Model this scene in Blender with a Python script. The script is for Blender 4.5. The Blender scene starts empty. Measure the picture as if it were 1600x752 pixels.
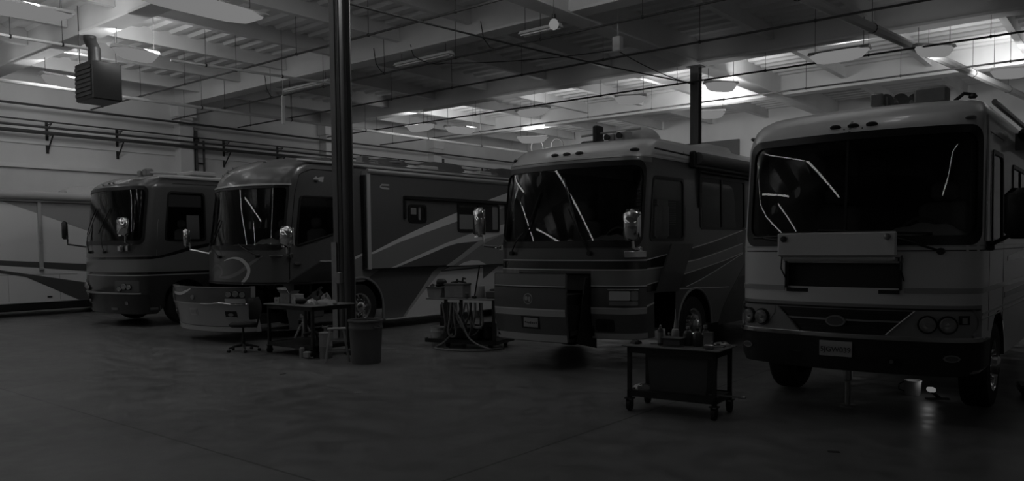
import bpy, math, random
from mathutils import Vector, Matrix
random.seed(7)
SC=bpy.context.scene; COL=SC.collection
import math
def lerp(a,b,t): return a+(b-a)*t
class Surf:
    """skin of a coach body: a = distance along the plan outline from the middle of the nose (right positive), z = height"""
    def __init__(s,cx,nose,hw,bow,rx,ry,L,prof,roof):
        s.cx,s.nose,s.hw,s.L,s.prof,s.roof=cx,nose,hw,L,prof,roof
        h=[];n=14;x1=hw-rx
        for i in range(n+1):
            x=x1*i/n; h.append((x,bow*(x/x1)**2))
        m=2*bow/x1; k=.55
        p0=(x1,bow);p1=(x1+rx*k,bow+rx*k*m);p3=(hw,bow+ry);p2=(hw,bow+ry*(1-k))
        for i in range(1,13):
            t=i/12;q=1-t
            h.append(tuple(q**3*p0[j]+3*q*q*t*p1[j]+3*q*t*t*p2[j]+t**3*p3[j] for j in (0,1)))
        s.nfront=len(h)-1
        h.append((hw,bow+ry+1.5)); h.append((hw,L))
        s.h=h; s.c=[0]
        for i in range(1,len(h)): s.c.append(s.c[-1]+math.dist(h[i],h[i-1]))
        s.af=s.c[s.nfront]; s.yf=bow+ry; s.amax=s.c[-1]
    def a_of_y(s,y): return s.af+(y-s.yf)      # a on the flat side at depth y
    def plan(s,a):
        b=abs(a);c=s.c
        if b>=s.amax: x,y=s.h[-1]
        else:
            i=1
            while c[i]<b: i+=1
            t=(b-c[i-1])/(c[i]-c[i-1]); x=lerp(s.h[i-1][0],s.h[i][0],t);y=lerp(s.h[i-1][1],s.h[i][1],t)
        return (x if a>=0 else -x,y)
    def pr(s,z):
        P=s.prof
        if z<=P[0][0]: return P[0][1:]
        for i in range(1,len(P)):
            if z<=P[i][0]:
                t=(z-P[i-1][0])/(P[i][0]-P[i-1][0]); return (lerp(P[i-1][1],P[i][1],t),lerp(P[i-1][2],P[i][2],t))
        return P[-1][1:]
    sh=0
    def at(s,a,z):
        if s.sh:
            k=min(1,max(0,(abs(a)-1.2)/.4)); a=a+s.sh*(1-k*k*(3-2*k))
        x,y=s.plan(a); sb,ins=s.pr(z)
        w=1-min(1,max(0,(y-s.yf)/1.5)); w=w*w*(3-2*w)
        return (x*(s.hw-ins)/s.hw, y+sb*w, z)
    def nrm(s,a,z):
        e=.01; p=s.at(a-e,z);q=s.at(a+e,z);u=s.at(a,z-e);v=s.at(a,z+e)
        A=[q[i]-p[i] for i in range(3)];B=[v[i]-u[i] for i in range(3)]
        n=(A[1]*B[2]-A[2]*B[1],A[2]*B[0]-A[0]*B[2],A[0]*B[1]-A[1]*B[0]); l=math.sqrt(sum(k*k for k in n)) or 1
        return tuple(k/l for k in n)
    def pt(s,a,z,off=0):
        p=s.at(a,z)
        if off:
            n=s.nrm(a,z); p=tuple(p[i]+off*n[i] for i in range(3))
        return p
#           z  setback inset
S4=Surf(-2.56,8.72,1.24,.14,.28,.32,10,[(.3,.05,.03),(.9,0,0),(1.85,.0,0),(3.0,.10,.02),(3.1,.14,.03),(3.22,.25,.04),(3.3,.38,.06),(3.38,.6,.1),(3.43,.85,.16),(3.46,1.1,.3)],3.46)
S3=Surf(-7.27,9.95,1.36,.14,.32,.38,11,[(.3,.10,.03),(.9,0,0),(1.9,.02,0),(3.15,.20,.02),(3.25,.24,.03),(3.4,.38,.05),(3.5,.55,.08),(3.56,.8,.15),(3.58,1.0,.3)],3.6)
S2=Surf(-15.07,8.95,1.37,.22,.34,.42,11.5,[(.3,.14,.03),(.9,0,0),(1.9,.03,0),(3.2,.22,.02),(3.35,.28,.03),(3.55,.42,.05),(3.7,.65,.08),(3.8,.95,.15),(3.84,1.2,.3)],3.86)
S1=Surf(-20.3,8.6,1.5,.2,.34,.42,8,[(.3,.12,.03),(.9,0,0),(2.0,.03,0),(3.42,.2,.02),(3.5,.25,.03),(3.62,.42,.06),(3.7,.65,.1),(3.74,.9,.16),(3.76,1.1,.3)],3.78)
# ---------------------------------------------------------------- helpers
class MB:
    def __init__(s): s.v=[];s.f=[];s.m=[]
    def add(s,vs,fs,m=0):
        o=len(s.v); s.v+= [tuple(p) for p in vs]; s.f+=[tuple(i+o for i in f) for f in fs]; s.m+=[m]*len(fs); return s
    def box(s,x0,x1,y0,y1,z0,z1,m=0,rot=0,c=None):
        vs=[(x,y,z) for z in (z0,z1) for y in (y0,y1) for x in (x0,x1)]
        if rot:
            cx,cy=c or ((x0+x1)/2,(y0+y1)/2);k,q=math.cos(rot),math.sin(rot)
            vs=[(cx+(x-cx)*k-(y-cy)*q,cy+(x-cx)*q+(y-cy)*k,z) for x,y,z in vs]
        return s.add(vs,[(0,2,3,1),(4,5,7,6),(0,1,5,4),(2,6,7,3),(0,4,6,2),(1,3,7,5)],m)
    def rbox(s,x0,x1,y0,y1,z0,z1,r=.02,m=0):
        """box with chamfered vertical and top/bottom edges"""
        r=min(r,(x1-x0)/2.1,(y1-y0)/2.1,(z1-z0)/2.1)
        def ring(i,z):
            a,b,c,d=x0+i,x1-i,y0+i,y1-i; q=r*.8
            return [(a+q,c,z),(b-q,c,z),(b,c+q,z),(b,d-q,z),(b-q,d,z),(a+q,d,z),(a,d-q,z),(a,c+q,z)]
        R=[ring(r,z0),ring(0,z0+r),ring(0,z1-r),ring(r,z1)]
        vs=sum(R,[]);fs=[tuple(range(7,-1,-1)),tuple(range(24,32))]
        for k in range(3):
            for i in range(8):
                j=(i+1)%8; fs.append((k*8+i,k*8+j,k*8+8+j,k*8+8+i))
        return s.add(vs,fs,m)
    def tube(s,path,r,n=8,m=0,cap=True,closed=False):
        P=[Vector(p) for p in path];N=len(P);rr=r if isinstance(r,(list,tuple)) else [r]*N
        vs=[];up=None
        for i,p in enumerate(P):
            a=P[max(0,i-1)];b=P[min(N-1,i+1)]
            if closed: a=P[i-1];b=P[(i+1)%N]
            t=(b-a).normalized()
            if up is None: up=t.orthogonal().normalized()
            else:
                up=(up-t*up.dot(t)); up=up.normalized() if up.length>1e-6 else t.orthogonal().normalized()
            w=t.cross(up)
            for k in range(n):
                q=2*math.pi*k/n; vs.append(p+(up*math.cos(q)+w*math.sin(q))*rr[i])
        fs=[]
        for i in range(N if closed else N-1):
            j=(i+1)%N
            for k in range(n):
                l=(k+1)%n; fs.append((i*n+k,i*n+l,j*n+l,j*n+k))
        if cap and not closed: fs+= [tuple(range(n-1,-1,-1)),tuple((N-1)*n+k for k in range(n))]
        return s.add(vs,fs,m)
    def lathe(s,prof,c=(0,0,0),axis='z',n=20,m=0,cap=True):
        """prof: list of (radius, height along axis)"""
        vs=[]
        for r,h in prof:
            for k in range(n):
                q=2*math.pi*k/n;a,b=r*math.cos(q),r*math.sin(q)
                vs.append({'z':(c[0]+a,c[1]+b,c[2]+h),'x':(c[0]+h,c[1]+a,c[2]+b),'y':(c[0]+b,c[1]+h,c[2]+a)}[axis])
        fs=[]
        for i in range(len(prof)-1):
            for k in range(n):
                l=(k+1)%n; fs.append((i*n+k,i*n+l,(i+1)*n+l,(i+1)*n+k))
        if cap: fs+=[tuple(range(n-1,-1,-1)),tuple((len(prof)-1)*n+k for k in range(n))]
        return s.add(vs,fs,m)
    def prism(s,poly,axis,lo,hi,m=0):
        """poly of 2D points extruded along axis ('x': (y,z); 'y': (x,z); 'z': (x,y))"""
        def P(p,h): return {'x':(h,p[0],p[1]),'y':(p[0],h,p[1]),'z':(p[0],p[1],h)}[axis]
        n=len(poly);vs=[P(p,lo) for p in poly]+[P(p,hi) for p in poly]
        fs=[tuple(range(n-1,-1,-1)),tuple(range(n,2*n))]+[(i,(i+1)%n,n+(i+1)%n,n+i) for i in range(n)]
        return s.add(vs,fs,m)
    def blob(s,c,r,seed=0,amp=.2,m=0,nu=12,nv=8):
        R=random.Random(seed);vs=[];fs=[];ph=[R.uniform(0,6) for _ in range(4)]
        for j in range(nv+1):
            t=math.pi*j/nv
            for i in range(nu):
                q=2*math.pi*i/nu
                k=1+amp*(math.sin(3*q+ph[0])*math.sin(2*t+ph[1])+.6*math.sin(5*q+ph[2])*math.sin(4*t+ph[3]))
                vs.append((c[0]+r[0]*k*math.sin(t)*math.cos(q),c[1]+r[1]*k*math.sin(t)*math.sin(q),c[2]+r[2]*(k*math.cos(t) if math.cos(t)>0 else .04*math.cos(t))))
        for j in range(nv):
            for i in range(nu):
                l=(i+1)%nu; fs.append((j*nu+i,(j+1)*nu+i,(j+1)*nu+l,j*nu+l))
        return s.add(vs,fs,m)
    def turn(s,rot,c=(0,0),k0=0):
        k,q=math.cos(rot),math.sin(rot)
        for i in range(k0,len(s.v)):
            x,y,z=s.v[i]; s.v[i]=(c[0]+(x-c[0])*k-(y-c[1])*q,c[1]+(x-c[0])*q+(y-c[1])*k,z)
        return s
def obj(name,mb,mats,parent=None,smooth=35,bevel=0,label=None):
    me=bpy.data.meshes.new(name); me.from_pydata(mb.v,[],mb.f)
    if not isinstance(mats,(list,tuple)): mats=[mats]
    for m in mats: me.materials.append(m)
    me.validate(); me.update()
    if len(me.polygons)==len(mb.m): me.polygons.foreach_set('material_index',mb.m)
    import bmesh
    b=bmesh.new();b.from_mesh(me)
    bmesh.ops.recalc_face_normals(b,faces=b.faces) if not getattr(mb,'keep',False) else None
    b.to_mesh(me);b.free()
    me.polygons.foreach_set('use_smooth',[True]*len(me.polygons)); me.set_sharp_from_angle(angle=math.radians(smooth))
    o=bpy.data.objects.new(name,me); COL.objects.link(o)
    if parent: o.parent=parent
    if bevel:
        bv=o.modifiers.new('bevel','BEVEL');bv.width=bevel;bv.segments=2;bv.limit_method='ANGLE'
    if label: o['label']=label
    return o
def tag(o,label,cat,group=None):
    o['label']=label;o['category']=cat
    if group:o['group']=group
    return o
def thing(name,label,cat,loc=(0,0,0),rz=0,group=None):
    o=bpy.data.objects.new(name,None);COL.objects.link(o);o.location=loc;o.rotation_euler=(0,0,rz);o.empty_display_size=.2
    return tag(o,label,cat,group)
def single(name,mb,mats,label,cat,loc=(0,0,0),rz=0,group=None,**k):
    o=obj(name,mb,mats,**k);o.location=loc;o.rotation_euler=(0,0,rz);return tag(o,label,cat,group)
def struct(name,mb,mats,**k):
    o=obj(name,mb,mats,**k);o['kind']='structure';return o
def text(name,body,size,mat,parent,loc,rot,ext=.001):
    c=bpy.data.curves.new(name,'FONT');c.body=body;c.size=size;c.extrude=ext;c.align_x='CENTER';c.align_y='CENTER'
    t=bpy.data.objects.new(name,c);COL.objects.link(t);bpy.context.view_layer.update()
    me=bpy.data.meshes.new_from_object(t.evaluated_get(bpy.context.evaluated_depsgraph_get()));bpy.data.objects.remove(t)
    o=bpy.data.objects.new(name,me);COL.objects.link(o);me.materials.append(mat);o.parent=parent;o.location=loc;o.rotation_euler=rot;return o
# ---------------------------------------------------------------- materials
def mat(name,g,rough=.5,metal=0,spec=.5,coat=0,noise=0,nscale=6,bump=0,tint=(1,1,1),stretch=(1,1,1)):
    m=bpy.data.materials.new(name);m.use_nodes=True;nt=m.node_tree;b=nt.nodes['Principled BSDF']
    c=(g*tint[0],g*tint[1],g*tint[2],1)
    b.inputs['Base Color'].default_value=c;b.inputs['Roughness'].default_value=rough;b.inputs['Metallic'].default_value=metal
    b.inputs['Specular IOR Level'].default_value=spec;b.inputs['Coat Weight'].default_value=coat;b.inputs['Coat Roughness'].default_value=.02
    if noise or bump:
        tc=nt.nodes.new('ShaderNodeTexCoord');mp=nt.nodes.new('ShaderNodeMapping');n=nt.nodes.new('ShaderNodeTexNoise')
        mp.inputs['Scale'].default_value=stretch;n.inputs['Scale'].default_value=nscale;n.inputs['Detail'].default_value=6
        nt.links.new(tc.outputs['Object'],mp.inputs['Vector']);nt.links.new(mp.outputs[0],n.inputs['Vector'])
        if noise:
            r=nt.nodes.new('ShaderNodeMapRange');r.inputs[1].default_value=.3;r.inputs[2].default_value=.7
            r.inputs[3].default_value=1-noise;r.inputs[4].default_value=1+noise
            v=nt.nodes.new('ShaderNodeVectorMath');v.operation='SCALE';v.inputs[0].default_value=c[:3]
            nt.links.new(n.outputs['Fac'],r.inputs[0]);nt.links.new(r.outputs[0],v.inputs['Scale']);nt.links.new(v.outputs[0],b.inputs['Base Color'])
        if bump:
            bp=nt.nodes.new('ShaderNodeBump');bp.inputs['Strength'].default_value=bump;bp.inputs['Distance'].default_value=.02
            nt.links.new(n.outputs['Fac'],bp.inputs['Height']);nt.links.new(bp.outputs[0],b.inputs['Normal'])
    return m
def emit(name,L):
    m=bpy.data.materials.new(name);m.use_nodes=True;nt=m.node_tree;nt.nodes.remove(nt.nodes['Principled BSDF'])
    e=nt.nodes.new('ShaderNodeEmission');e.inputs['Strength'].default_value=L;nt.links.new(e.outputs[0],nt.nodes['Material Output'].inputs[0]);return m
def glass(name,tint,k=1.0,rough=.0,ior=1.5):
    m=bpy.data.materials.new(name);m.use_nodes=True;nt=m.node_tree;nt.nodes.remove(nt.nodes['Principled BSDF'])
    t=nt.nodes.new('ShaderNodeBsdfTransparent');t.inputs[0].default_value=(tint,tint,tint,1)
    g=nt.nodes.new('ShaderNodeBsdfGlossy');g.inputs['Roughness'].default_value=rough;g.inputs['Color'].default_value=(k,k,k,1)
    f=nt.nodes.new('ShaderNodeFresnel');f.inputs[0].default_value=ior;x=nt.nodes.new('ShaderNodeMixShader')
    nt.links.new(f.outputs[0],x.inputs[0]);nt.links.new(t.outputs[0],x.inputs[1]);nt.links.new(g.outputs[0],x.inputs[2]);nt.links.new(x.outputs[0],nt.nodes['Material Output'].inputs[0]);return m
M={}
M['floor']=None
M['white_wall']=mat('painted_wall',.7,.8,noise=.08,nscale=.6,stretch=(1,1,.4))
M['deck']=mat('painted_deck',.75,.8,noise=.06,nscale=.4)
M['concrete_beam']=mat('painted_beam',.72,.8,noise=.07,nscale=.8)
M['dark_steel']=mat('dark_steel',.035,.45,metal=.3,noise=.2,nscale=9)
M['column']=mat('column_paint',.12,.35,noise=.15,nscale=3,stretch=(4,4,.4))
M['guard']=mat('column_guard',.3,.5,noise=.15,nscale=5)
M['pipe']=mat('dark_pipe',.06,.5)
M['pipe_light']=mat('painted_pipe',.6,.5)
M['black']=mat('black_plastic',.012,.5)
M['rubber']=mat('tyre_rubber',.012,.75,bump=.3,nscale=40)
M['gasket']=mat('black_gasket',.01,.35)
M['chrome']=mat('chrome',.75,.08,metal=1)
M['alu']=mat('polished_aluminium',.6,.18,metal=1)
M['brushed']=mat('brushed_metal',.35,.35,metal=.9)
M['white_paint']=mat('white_gelcoat',.76,.3,coat=.4)
M['cap4']=mat('white_roof_cap',.72,.3,coat=.3)
M['grey_paint']=mat('grey_metallic_paint',.38,.3,coat=.6)
M['mid_paint']=mat('taupe_metallic_paint',.22,.3,coat=.6)
M['dark_paint']=mat('dark_brown_paint',.10,.28,coat=.7)
M['black_paint']=mat('black_coach_paint',.014,.2,coat=.8)
M['light_paint']=mat('light_champagne_paint',.68,.3,coat=.6)
M['silver']=mat('silver_paint',.5,.3,metal=.2,coat=.5)
M['house4']=mat('headlamp_surround_paint',.28,.35,coat=.4)
M['interior']=mat('dark_interior_trim',.05,.8)
M['seat']=mat('seat_upholstery',.2,.8)
M['cloth']=mat('light_dash_cloth',.8,.9,bump=.4,nscale=9)
M['curtain']=mat('pleated_curtain',.3,.9)
M['paper']=mat('white_paper',.85,.9)
M['windshield']=glass('windshield_glass',.8,1.0)
M['window']=glass('tinted_side_glass',.5,1.0)
M['lens']=glass('clear_lens',.8,1.0,.05)
M['amber']=mat('amber_marker_lens',.06,.25)
M['white_plastic']=mat('white_plastic',.5,.4)
M['grey_plastic']=mat('grey_plastic',.11,.55)
M['card']=mat('cardboard',.25,.85,noise=.1,nscale=8)
M['cardlight']=mat('pale_carton',.45,.8)
M['clear_jug']=mat('dark_fluid_jug',.06,.35,noise=.2,nscale=8)
M['plate']=mat('plate_white',.42,.5)
M['ink']=mat('plate_ink',.03,.5)
M['rag']=mat('shop_rag',.2,.95,bump=.6,nscale=14)
M['wood']=mat('weathered_wood_top',.14,.7,noise=.3,nscale=4,stretch=(1,8,1))
M['stool']=mat('pale_wood',.34,.7,noise=.15,nscale=5)
M['bin']=mat('bin_plastic',.13,.6,bump=.1,nscale=5)
M['hose']=mat('rubber_hose',.05,.5)
M['hose_grey']=mat('grey_hose',.2,.5)
M['fabric']=mat('black_chair_fabric',.035,.95)
M['reflector']=mat('fixture_housing',.5,.4)
M['tube_on']=emit('fluorescent_tube_glow',3.8)
M['lens_on']=emit('lamp_lens_glow',.19)
M['sign_on']=emit('small_lamp_glow',.12)
M['work_on']=emit('work_light_glow',.15)
M['strip_off']=mat('unlit_strip_fixture',.8,.5)
M['dark_glass']=mat('dark_window_glass',.012,.03,spec=.8)
M['umber_paint']=mat('umber_coach_paint',.05,.28,coat=.7)
M['lamp_mirror']=mat('headlamp_reflector',.7,.3,metal=.4)
M['guard2']=mat('bucket_plastic',.62,.5)
M['white_bright']=mat('bright_white_plastic',.8,.5)
def floor_mat():
    m=mat('sealed_concrete',.14,.38,spec=.4);nt=m.node_tree;b=nt.nodes['Principled BSDF']
    L=nt.links.new;N=nt.nodes.new
    tc=N('ShaderNodeTexCoord');n1=N('ShaderNodeTexNoise');n1.inputs['Scale'].default_value=.45;n1.inputs['Detail'].default_value=8;n1.inputs['Roughness'].default_value=.62
    n2=N('ShaderNodeTexNoise');n2.inputs['Scale'].default_value=3.2;n2.inputs['Detail'].default_value=7
    n3=N('ShaderNodeTexVoronoi');n3.inputs['Scale'].default_value=.8
    for n in (n1,n2,n3):L(tc.outputs['Object'],n.inputs['Vector'])
    mr=N('ShaderNodeMapRange');mr.inputs[1].default_value=.3;mr.inputs[2].default_value=.7;mr.inputs[3].default_value=.115;mr.inputs[4].default_value=.215
    L(n1.outputs['Fac'],mr.inputs[0])
    m2=N('ShaderNodeMapRange');m2.inputs[1].default_value=.25;m2.inputs[2].default_value=.75;m2.inputs[3].default_value=.82;m2.inputs[4].default_value=1.15
    L(n2.outputs['Fac'],m2.inputs[0])
    mu=N('ShaderNodeMath');mu.operation='MULTIPLY';L(mr.outputs[0],mu.inputs[0]);L(m2.outputs[0],mu.inputs[1])
    # small oil spots
    sp=N('ShaderNodeMapRange');sp.inputs[1].default_value=.03;sp.inputs[2].default_value=.09;sp.inputs[3].default_value=.45;sp.inputs[4].default_value=1;L(n3.outputs['Distance'],sp.inputs[0])
    mu2=N('ShaderNodeMath');mu2.operation='MULTIPLY';L(mu.outputs[0],mu2.inputs[0]);L(sp.outputs[0],mu2.inputs[1])
    # sawn joints
    sx=N('ShaderNodeSeparateXYZ');L(tc.outputs['Object'],sx.inputs[0])
    cur=mu2.outputs[0]
    for ax,off,per in ((0,12.2,7.8),(1,-3.85,7.6)):
        a=N('ShaderNodeMath');a.operation='ADD';a.inputs[1].default_value=off+per*20;L(sx.outputs[ax],a.inputs[0])
        w=N('ShaderNodeMath');w.operation='PINGPONG';w.inputs[1].default_value=per/2;L(a.outputs[0],w.inputs[0])
        r=N('ShaderNodeMapRange');r.inputs[1].default_value=.008;r.inputs[2].default_value=.018;r.inputs[3].default_value=.35;r.inputs[4].default_value=1;L(w.outputs[0],r.inputs[0])
        q=N('ShaderNodeMath');q.operation='MULTIPLY';L(cur,q.inputs[0]);L(r.outputs[0],q.inputs[1]);cur=q.outputs[0]
    cb=N('ShaderNodeCombineXYZ')
    for i in range(3):L(cur,cb.inputs[i])
    L(cb.outputs[0],b.inputs['Base Color'])
    rr=N('ShaderNodeMapRange');rr.inputs[1].default_value=.3;rr.inputs[2].default_value=.7;rr.inputs[3].default_value=.28;rr.inputs[4].default_value=.5;L(n2.outputs['Fac'],rr.inputs[0]);L(rr.outputs[0],b.inputs['Roughness'])
    return m
M['floor']=floor_mat()
# ---------------------------------------------------------------- the hall
XL,XR,YN,YB,ZD=-32.5,14.,-20.,40.,8.75
b=MB();b.box(XL-.3,XR+.3,YN-.3,YB+.3,-.3,0);struct('floor',b,M['floor'])
# ceiling: corrugated deck, ribs run along x
b=MB();vs=[];fs=[];y=YN;i=0;per=.62
while y<YB:
    vs+=[(XL,y,ZD),(XR,y,ZD),(XL,y+per*.38,ZD),(XR,y+per*.38,ZD),(XL,y+per*.5,ZD+.09),(XR,y+per*.5,ZD+.09),(XL,y+per*.88,ZD+.09),(XR,y+per*.88,ZD+.09)];y+=per
vs+=[(XL,y,ZD),(XR,y,ZD)]
fs=[(2*k,2*k+1,2*k+3,2*k+2) for k in range(len(vs)//2-1)]
b.add(vs,fs);b.box(XL-.3,XR+.3,YN-.3,YB+.3,ZD+.12,ZD+.4);struct('ceiling',b,M['deck'],smooth=20)
b=MB();b.box(XL-.3,XL,YN-.3,YB+.3,0,ZD+.1);struct('wall_left',b,M['white_wall'])
b=MB();b.box(XL,XR,YB,YB+.3,0,ZD+.1);struct('wall_back',b,M['white_wall'])
b=MB();b.box(XR,XR+.3,YN-.3,YB+.3,0,ZD+.1);struct('wall_right',b,M['white_wall'])
b=MB();b.box(XL,XR,YN-.3,YN,0,ZD+.1);struct('wall_near',b,M['white_wall'])
n=1
for Y in (-12.5,-5,2.5,10,17.4,25,32.6):          # main beams across the hall
    b=MB();b.box(XL,XR,Y-.22,Y+.22,8.0,ZD+.08);b.box(XL,XR,Y-.3,Y+.3,7.97,8.05);struct('trim_%d'%n,b,M['concrete_beam'],bevel=.01);n+=1
for X in [-30.5+3*k for k in range(15)]:           # purlins
    b=MB()
    for Y in (-20,-12.5,-5,2.5,10,17.4,25,32.6):
        Y1={-20:-12.5,-12.5:-5,-5:2.5,2.5:10,10:17.4,17.4:25,25:32.6,32.6:40}[Y]
        b.box(X-.06,X+.06,Y+.23,Y1-.23,8.34,ZD+.08)
        b.box(X-.10,X+.10,Y+.23,Y1-.23,8.32,8.35)
    struct('trim_%d'%n,b,M['concrete_beam']);n+=1
b=MB();b.box(-12.4,-12.0,10.35,YB,7.99,ZD+.05);b.box(-12.5,-11.9,10.35,YB,7.94,8.01);struct('trim_%d'%n,b,M['concrete_beam'],bevel=.01);n+=1
for Y in (10,17.4,25,32.6):                        # pilasters on the left wall
    b=MB();b.box(XL,XL+.5,Y-.3,Y+.3,0,8.0);b.box(XL,XL+.62,Y-.42,Y+.42,7.5,8.0);struct('trim_%d'%n,b,M['white_wall'],bevel=.01);n+=1
for z,d in ((5.05,.16),(5.95,.07)):                # ledges on the wall
    b=MB();b.box(XL,XL+d,YN,YB,z-.08,z+.08);struct('trim_%d'%n,b,M['concrete_beam']);n+=1
# columns
def column(X,Y,top,label,guard):
    t=thing('steel_column',label,'column',(X,Y,0))
    b=MB();r=.15
    b.prism([(-r,-.14),(r,-.14),(r,-.11),(.03,-.11),(.03,.11),(r,.11),(r,.14),(-r,.14),(-r,.11),(-.03,.11),(-.03,-.11),(-r,-.11)],'z',.02,top)
    obj('shaft',b,M['column'],t,bevel=.004)
    b=MB();b.box(-.24,.24,-.22,.22,0,.025);obj('base_plate',b,M['dark_steel'],t)
    b=MB();b.box(-.26,.26,-.22,.22,top-.04,top);obj('cap_plate',b,M['column'],t)
    if guard:
        b=MB();b.prism([(-.19,-.17),(-.04,-.17),(-.04,-.155),(-.175,-.155),(-.175,.15),(-.19,.15)],'z',.03,2.0);obj('corner_guard',b,M['guard'],t,label='pale steel corner guard')
        b=MB();b.tube([(.12,-.17,.2),(.12,-.17,top-.3)],.022);b.tube([(.05,-.17,1.2),(.05,-.17,top-.3)],.016);obj('conduit',b,M['pipe'],t)
        b=MB();b.rbox(.0,.14,-.24,-.15,1.2,1.42,.01);obj('outlet_box',b,M['brushed'],t)
    return t
column(-12.2,9.8,7.95,'dark steel column with pale guard in front of the swooshed coach',True)
column(-12.2,25,7.95,'grey steel column rising behind the roof of the open-nosed coach',False)
# pipes
def pipe(name,pts,r,m,label,cat='pipe',group=None,hang=None,sag=0):
    t=thing(name,label,cat,pts[0],0,group);o=Vector(pts[0]);b=MB();P=[Vector(p)-o for p in pts]
    if sag:
        Q=[]
        for i in range(len(P)-1):
            for k in range(12):
                u=k/12;q=P[i].lerp(P[i+1],u);q.z-=sag*4*u*(1-u);Q.append(q)
        P=Q+[P[-1]]
    b.tube(P,r,8);obj('pipe_run' if not sag else 'cable_run',b,M[m],t)
    if hang:
        a,c=P[0],P[-1];L=(c-a).length;k=1.
        while k<L:
            q=a.lerp(c,k/L);top=ZD-o.z
            h=MB();h.tube([q,(q.x,q.y,top)],.008,5);h.lathe([(r+.015,-.02),(r+.015,.02)],tuple(q),'x' if abs((c-a).x)>abs((c-a).y) else 'y',10);obj('hanger',h,M['dark_steel'],t);k+=hang
    return t
g='thin dark sprinkler pipes under the ceiling beams'
for k,(Y,z,x0) in enumerate(((13.7,7.4,-32.4),(17.0,7.4,-32.4),(20.1,7.4,-32.4),(24.8,7.4,-32.4),(28.6,7.4,-32.4))):
    pipe('sprinkler_pipe',[(x0,Y,z),(13.9,Y,z)],.03,'pipe',['nearest','second nearest','middle','second farthest','farthest'][k]+' of the five thin dark sprinkler pipes crossing below the ceiling beams',group=g,hang=3.1)
pipe('overhead_duct',[(-6.6,17.5,7.62),(-4.0,38,7.62)],.13,'pipe_light','thick pale round duct sloping away at upper right of the ceiling',hang=4.2)
pipe('overhead_conduit',[(-21.9,11.5,7.3),(-21.1,16.7,7.3)],.04,'pipe_light','pale conduit under the ceiling left of the dark column',hang=2.4)
pipe('overhead_conduit',[(-22.5,6.6,7.3),(-22.3,9.4,7.3)],.04,'pipe_light','short pale conduit at the far left above the hung heater',hang=1.2)
pipe('overhead_conduit',[(-28.3,7,7.28),(-28.1,39.5,7.28)],.06,'pipe_light','pale conduit nearest the left wall, under the ceiling',hang=4)
pipe('power_cable',[(-12.2,9.8,6.62),(-12.2,25,7.35)],.022,'black','black cable stretched between the two steel columns','cable',sag=.08)
pipe('air_line',[(-18,17.2,8.2),(-17.6,17,7.7),(-16.9,17.6,7.5),(-12.3,20,7.6),(-12.2,24.8,7.3)],.014,'black','thin drooping black cable looping under the middle of the ceiling','cable',sag=.1)
for X,Y,lab in ((-14.9,17.1,'looped black cable hanging right of the unlit strip lamp'),(-19.5,17.1,'looped black cable hanging just right of the dark column'),(-25.6,17.1,'looped black cable hanging left of the dark column')):
    pipe('hanging_cable',[(X-.1,Y,8.3),(X,Y,7.8),(X+.25,Y,7.5),(X+.55,Y,7.42)],.014,'black',lab,'cable')
# wall pipes on the left wall with brackets
def wallpipe(z,off,r,label,br,m='pipe'):
    t=thing('wall_pipe',label,'pipe',(XL+off,-8,z))
    b=MB();b.tube([(0,0,0),(0,47.8,0)],r);obj('pipe_run',b,M[m],t)
    if br:
        for Y in (-2,2,4.5,7.5,12.1,14.7,19.4,22.2,27.3,30,34.6,37):
            h=MB();q=Y+8
            h.tube([(-off+.02,q,-.05),(-.0,q,-.05)],.018,5);h.tube([(-off+.02,q,-.65 if br==2 else -.25),(-.0,q,-.05)],.03 if br==2 else .015,5);h.box(-off,-off+.03,q-.05,q+.05,-.7 if br==2 else -.3,.1)
            obj('bracket',h,M['dark_steel'],t)
wallpipe(7.2,.75,.045,'topmost dark pipe along the left wall',0)
wallpipe(6.68,.5,.03,'thin second pipe along the left wall on small brackets',1)
wallpipe(6.25,.6,.07,'thick dark pipe along the left wall on long slanted brackets',2)
wallpipe(6.42,.85,.045,'pipe running just above the thick bracketed wall pipe',0)
for Y,lab in ((17.9,'riser pipe beside the wall pilaster, above the smallest coach'),(33.2,'riser pipe cluster on the far wall pilaster under the round lamps')):
    t=thing('riser_pipe',lab,'pipe',(XL+.05,Y,0));b=MB();b.tube([(.3,0,0),(.3,0,7.0)],.07);b.tube([(.3,.35,4),(.3,.35,6.6)],.05);obj('pipe_run',b,M['pipe'],t)
    b=MB();b.lathe([(.05,-.1),(.12,-.08),(.12,.08),(.05,.1)],(.3,0,6.6),'x',12);obj('valve',b,M['dark_steel'],t);b=MB();b.tube([(.3,0,5.6),(.3,.35,5.6)],.05);obj('pipe_bridge',b,M['dark_steel'],t)
# heater hung at left
t=thing('unit_heater','dark box-shaped heater hung from the ceiling at left','heater',(-23.1,10.0,6.05))
b=MB();b.rbox(-.55,.55,-.4,.4,0,1.05,.03);obj('cabinet',b,M['black'],t)
for k in range(7):
    b=MB();b.box(-.5,.5,-.43,-.40,.12+k*.12,.2+k*.12);obj('louvre',b,M['dark_steel'],t)
b=MB();b.tube([(-.2,0,1.0),(-.2,0,1.5),(-.45,.0,1.8),(-.45,0,2.65)],.17,12);obj('flue_pipe',b,M['dark_steel'],t)
for q in (-1,1): b=MB();b.tube([(.45*q,.3*q,1),(.45*q,.3*q,2.7)],.012,5);obj('hanger',b,M['dark_steel'],t)
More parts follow.
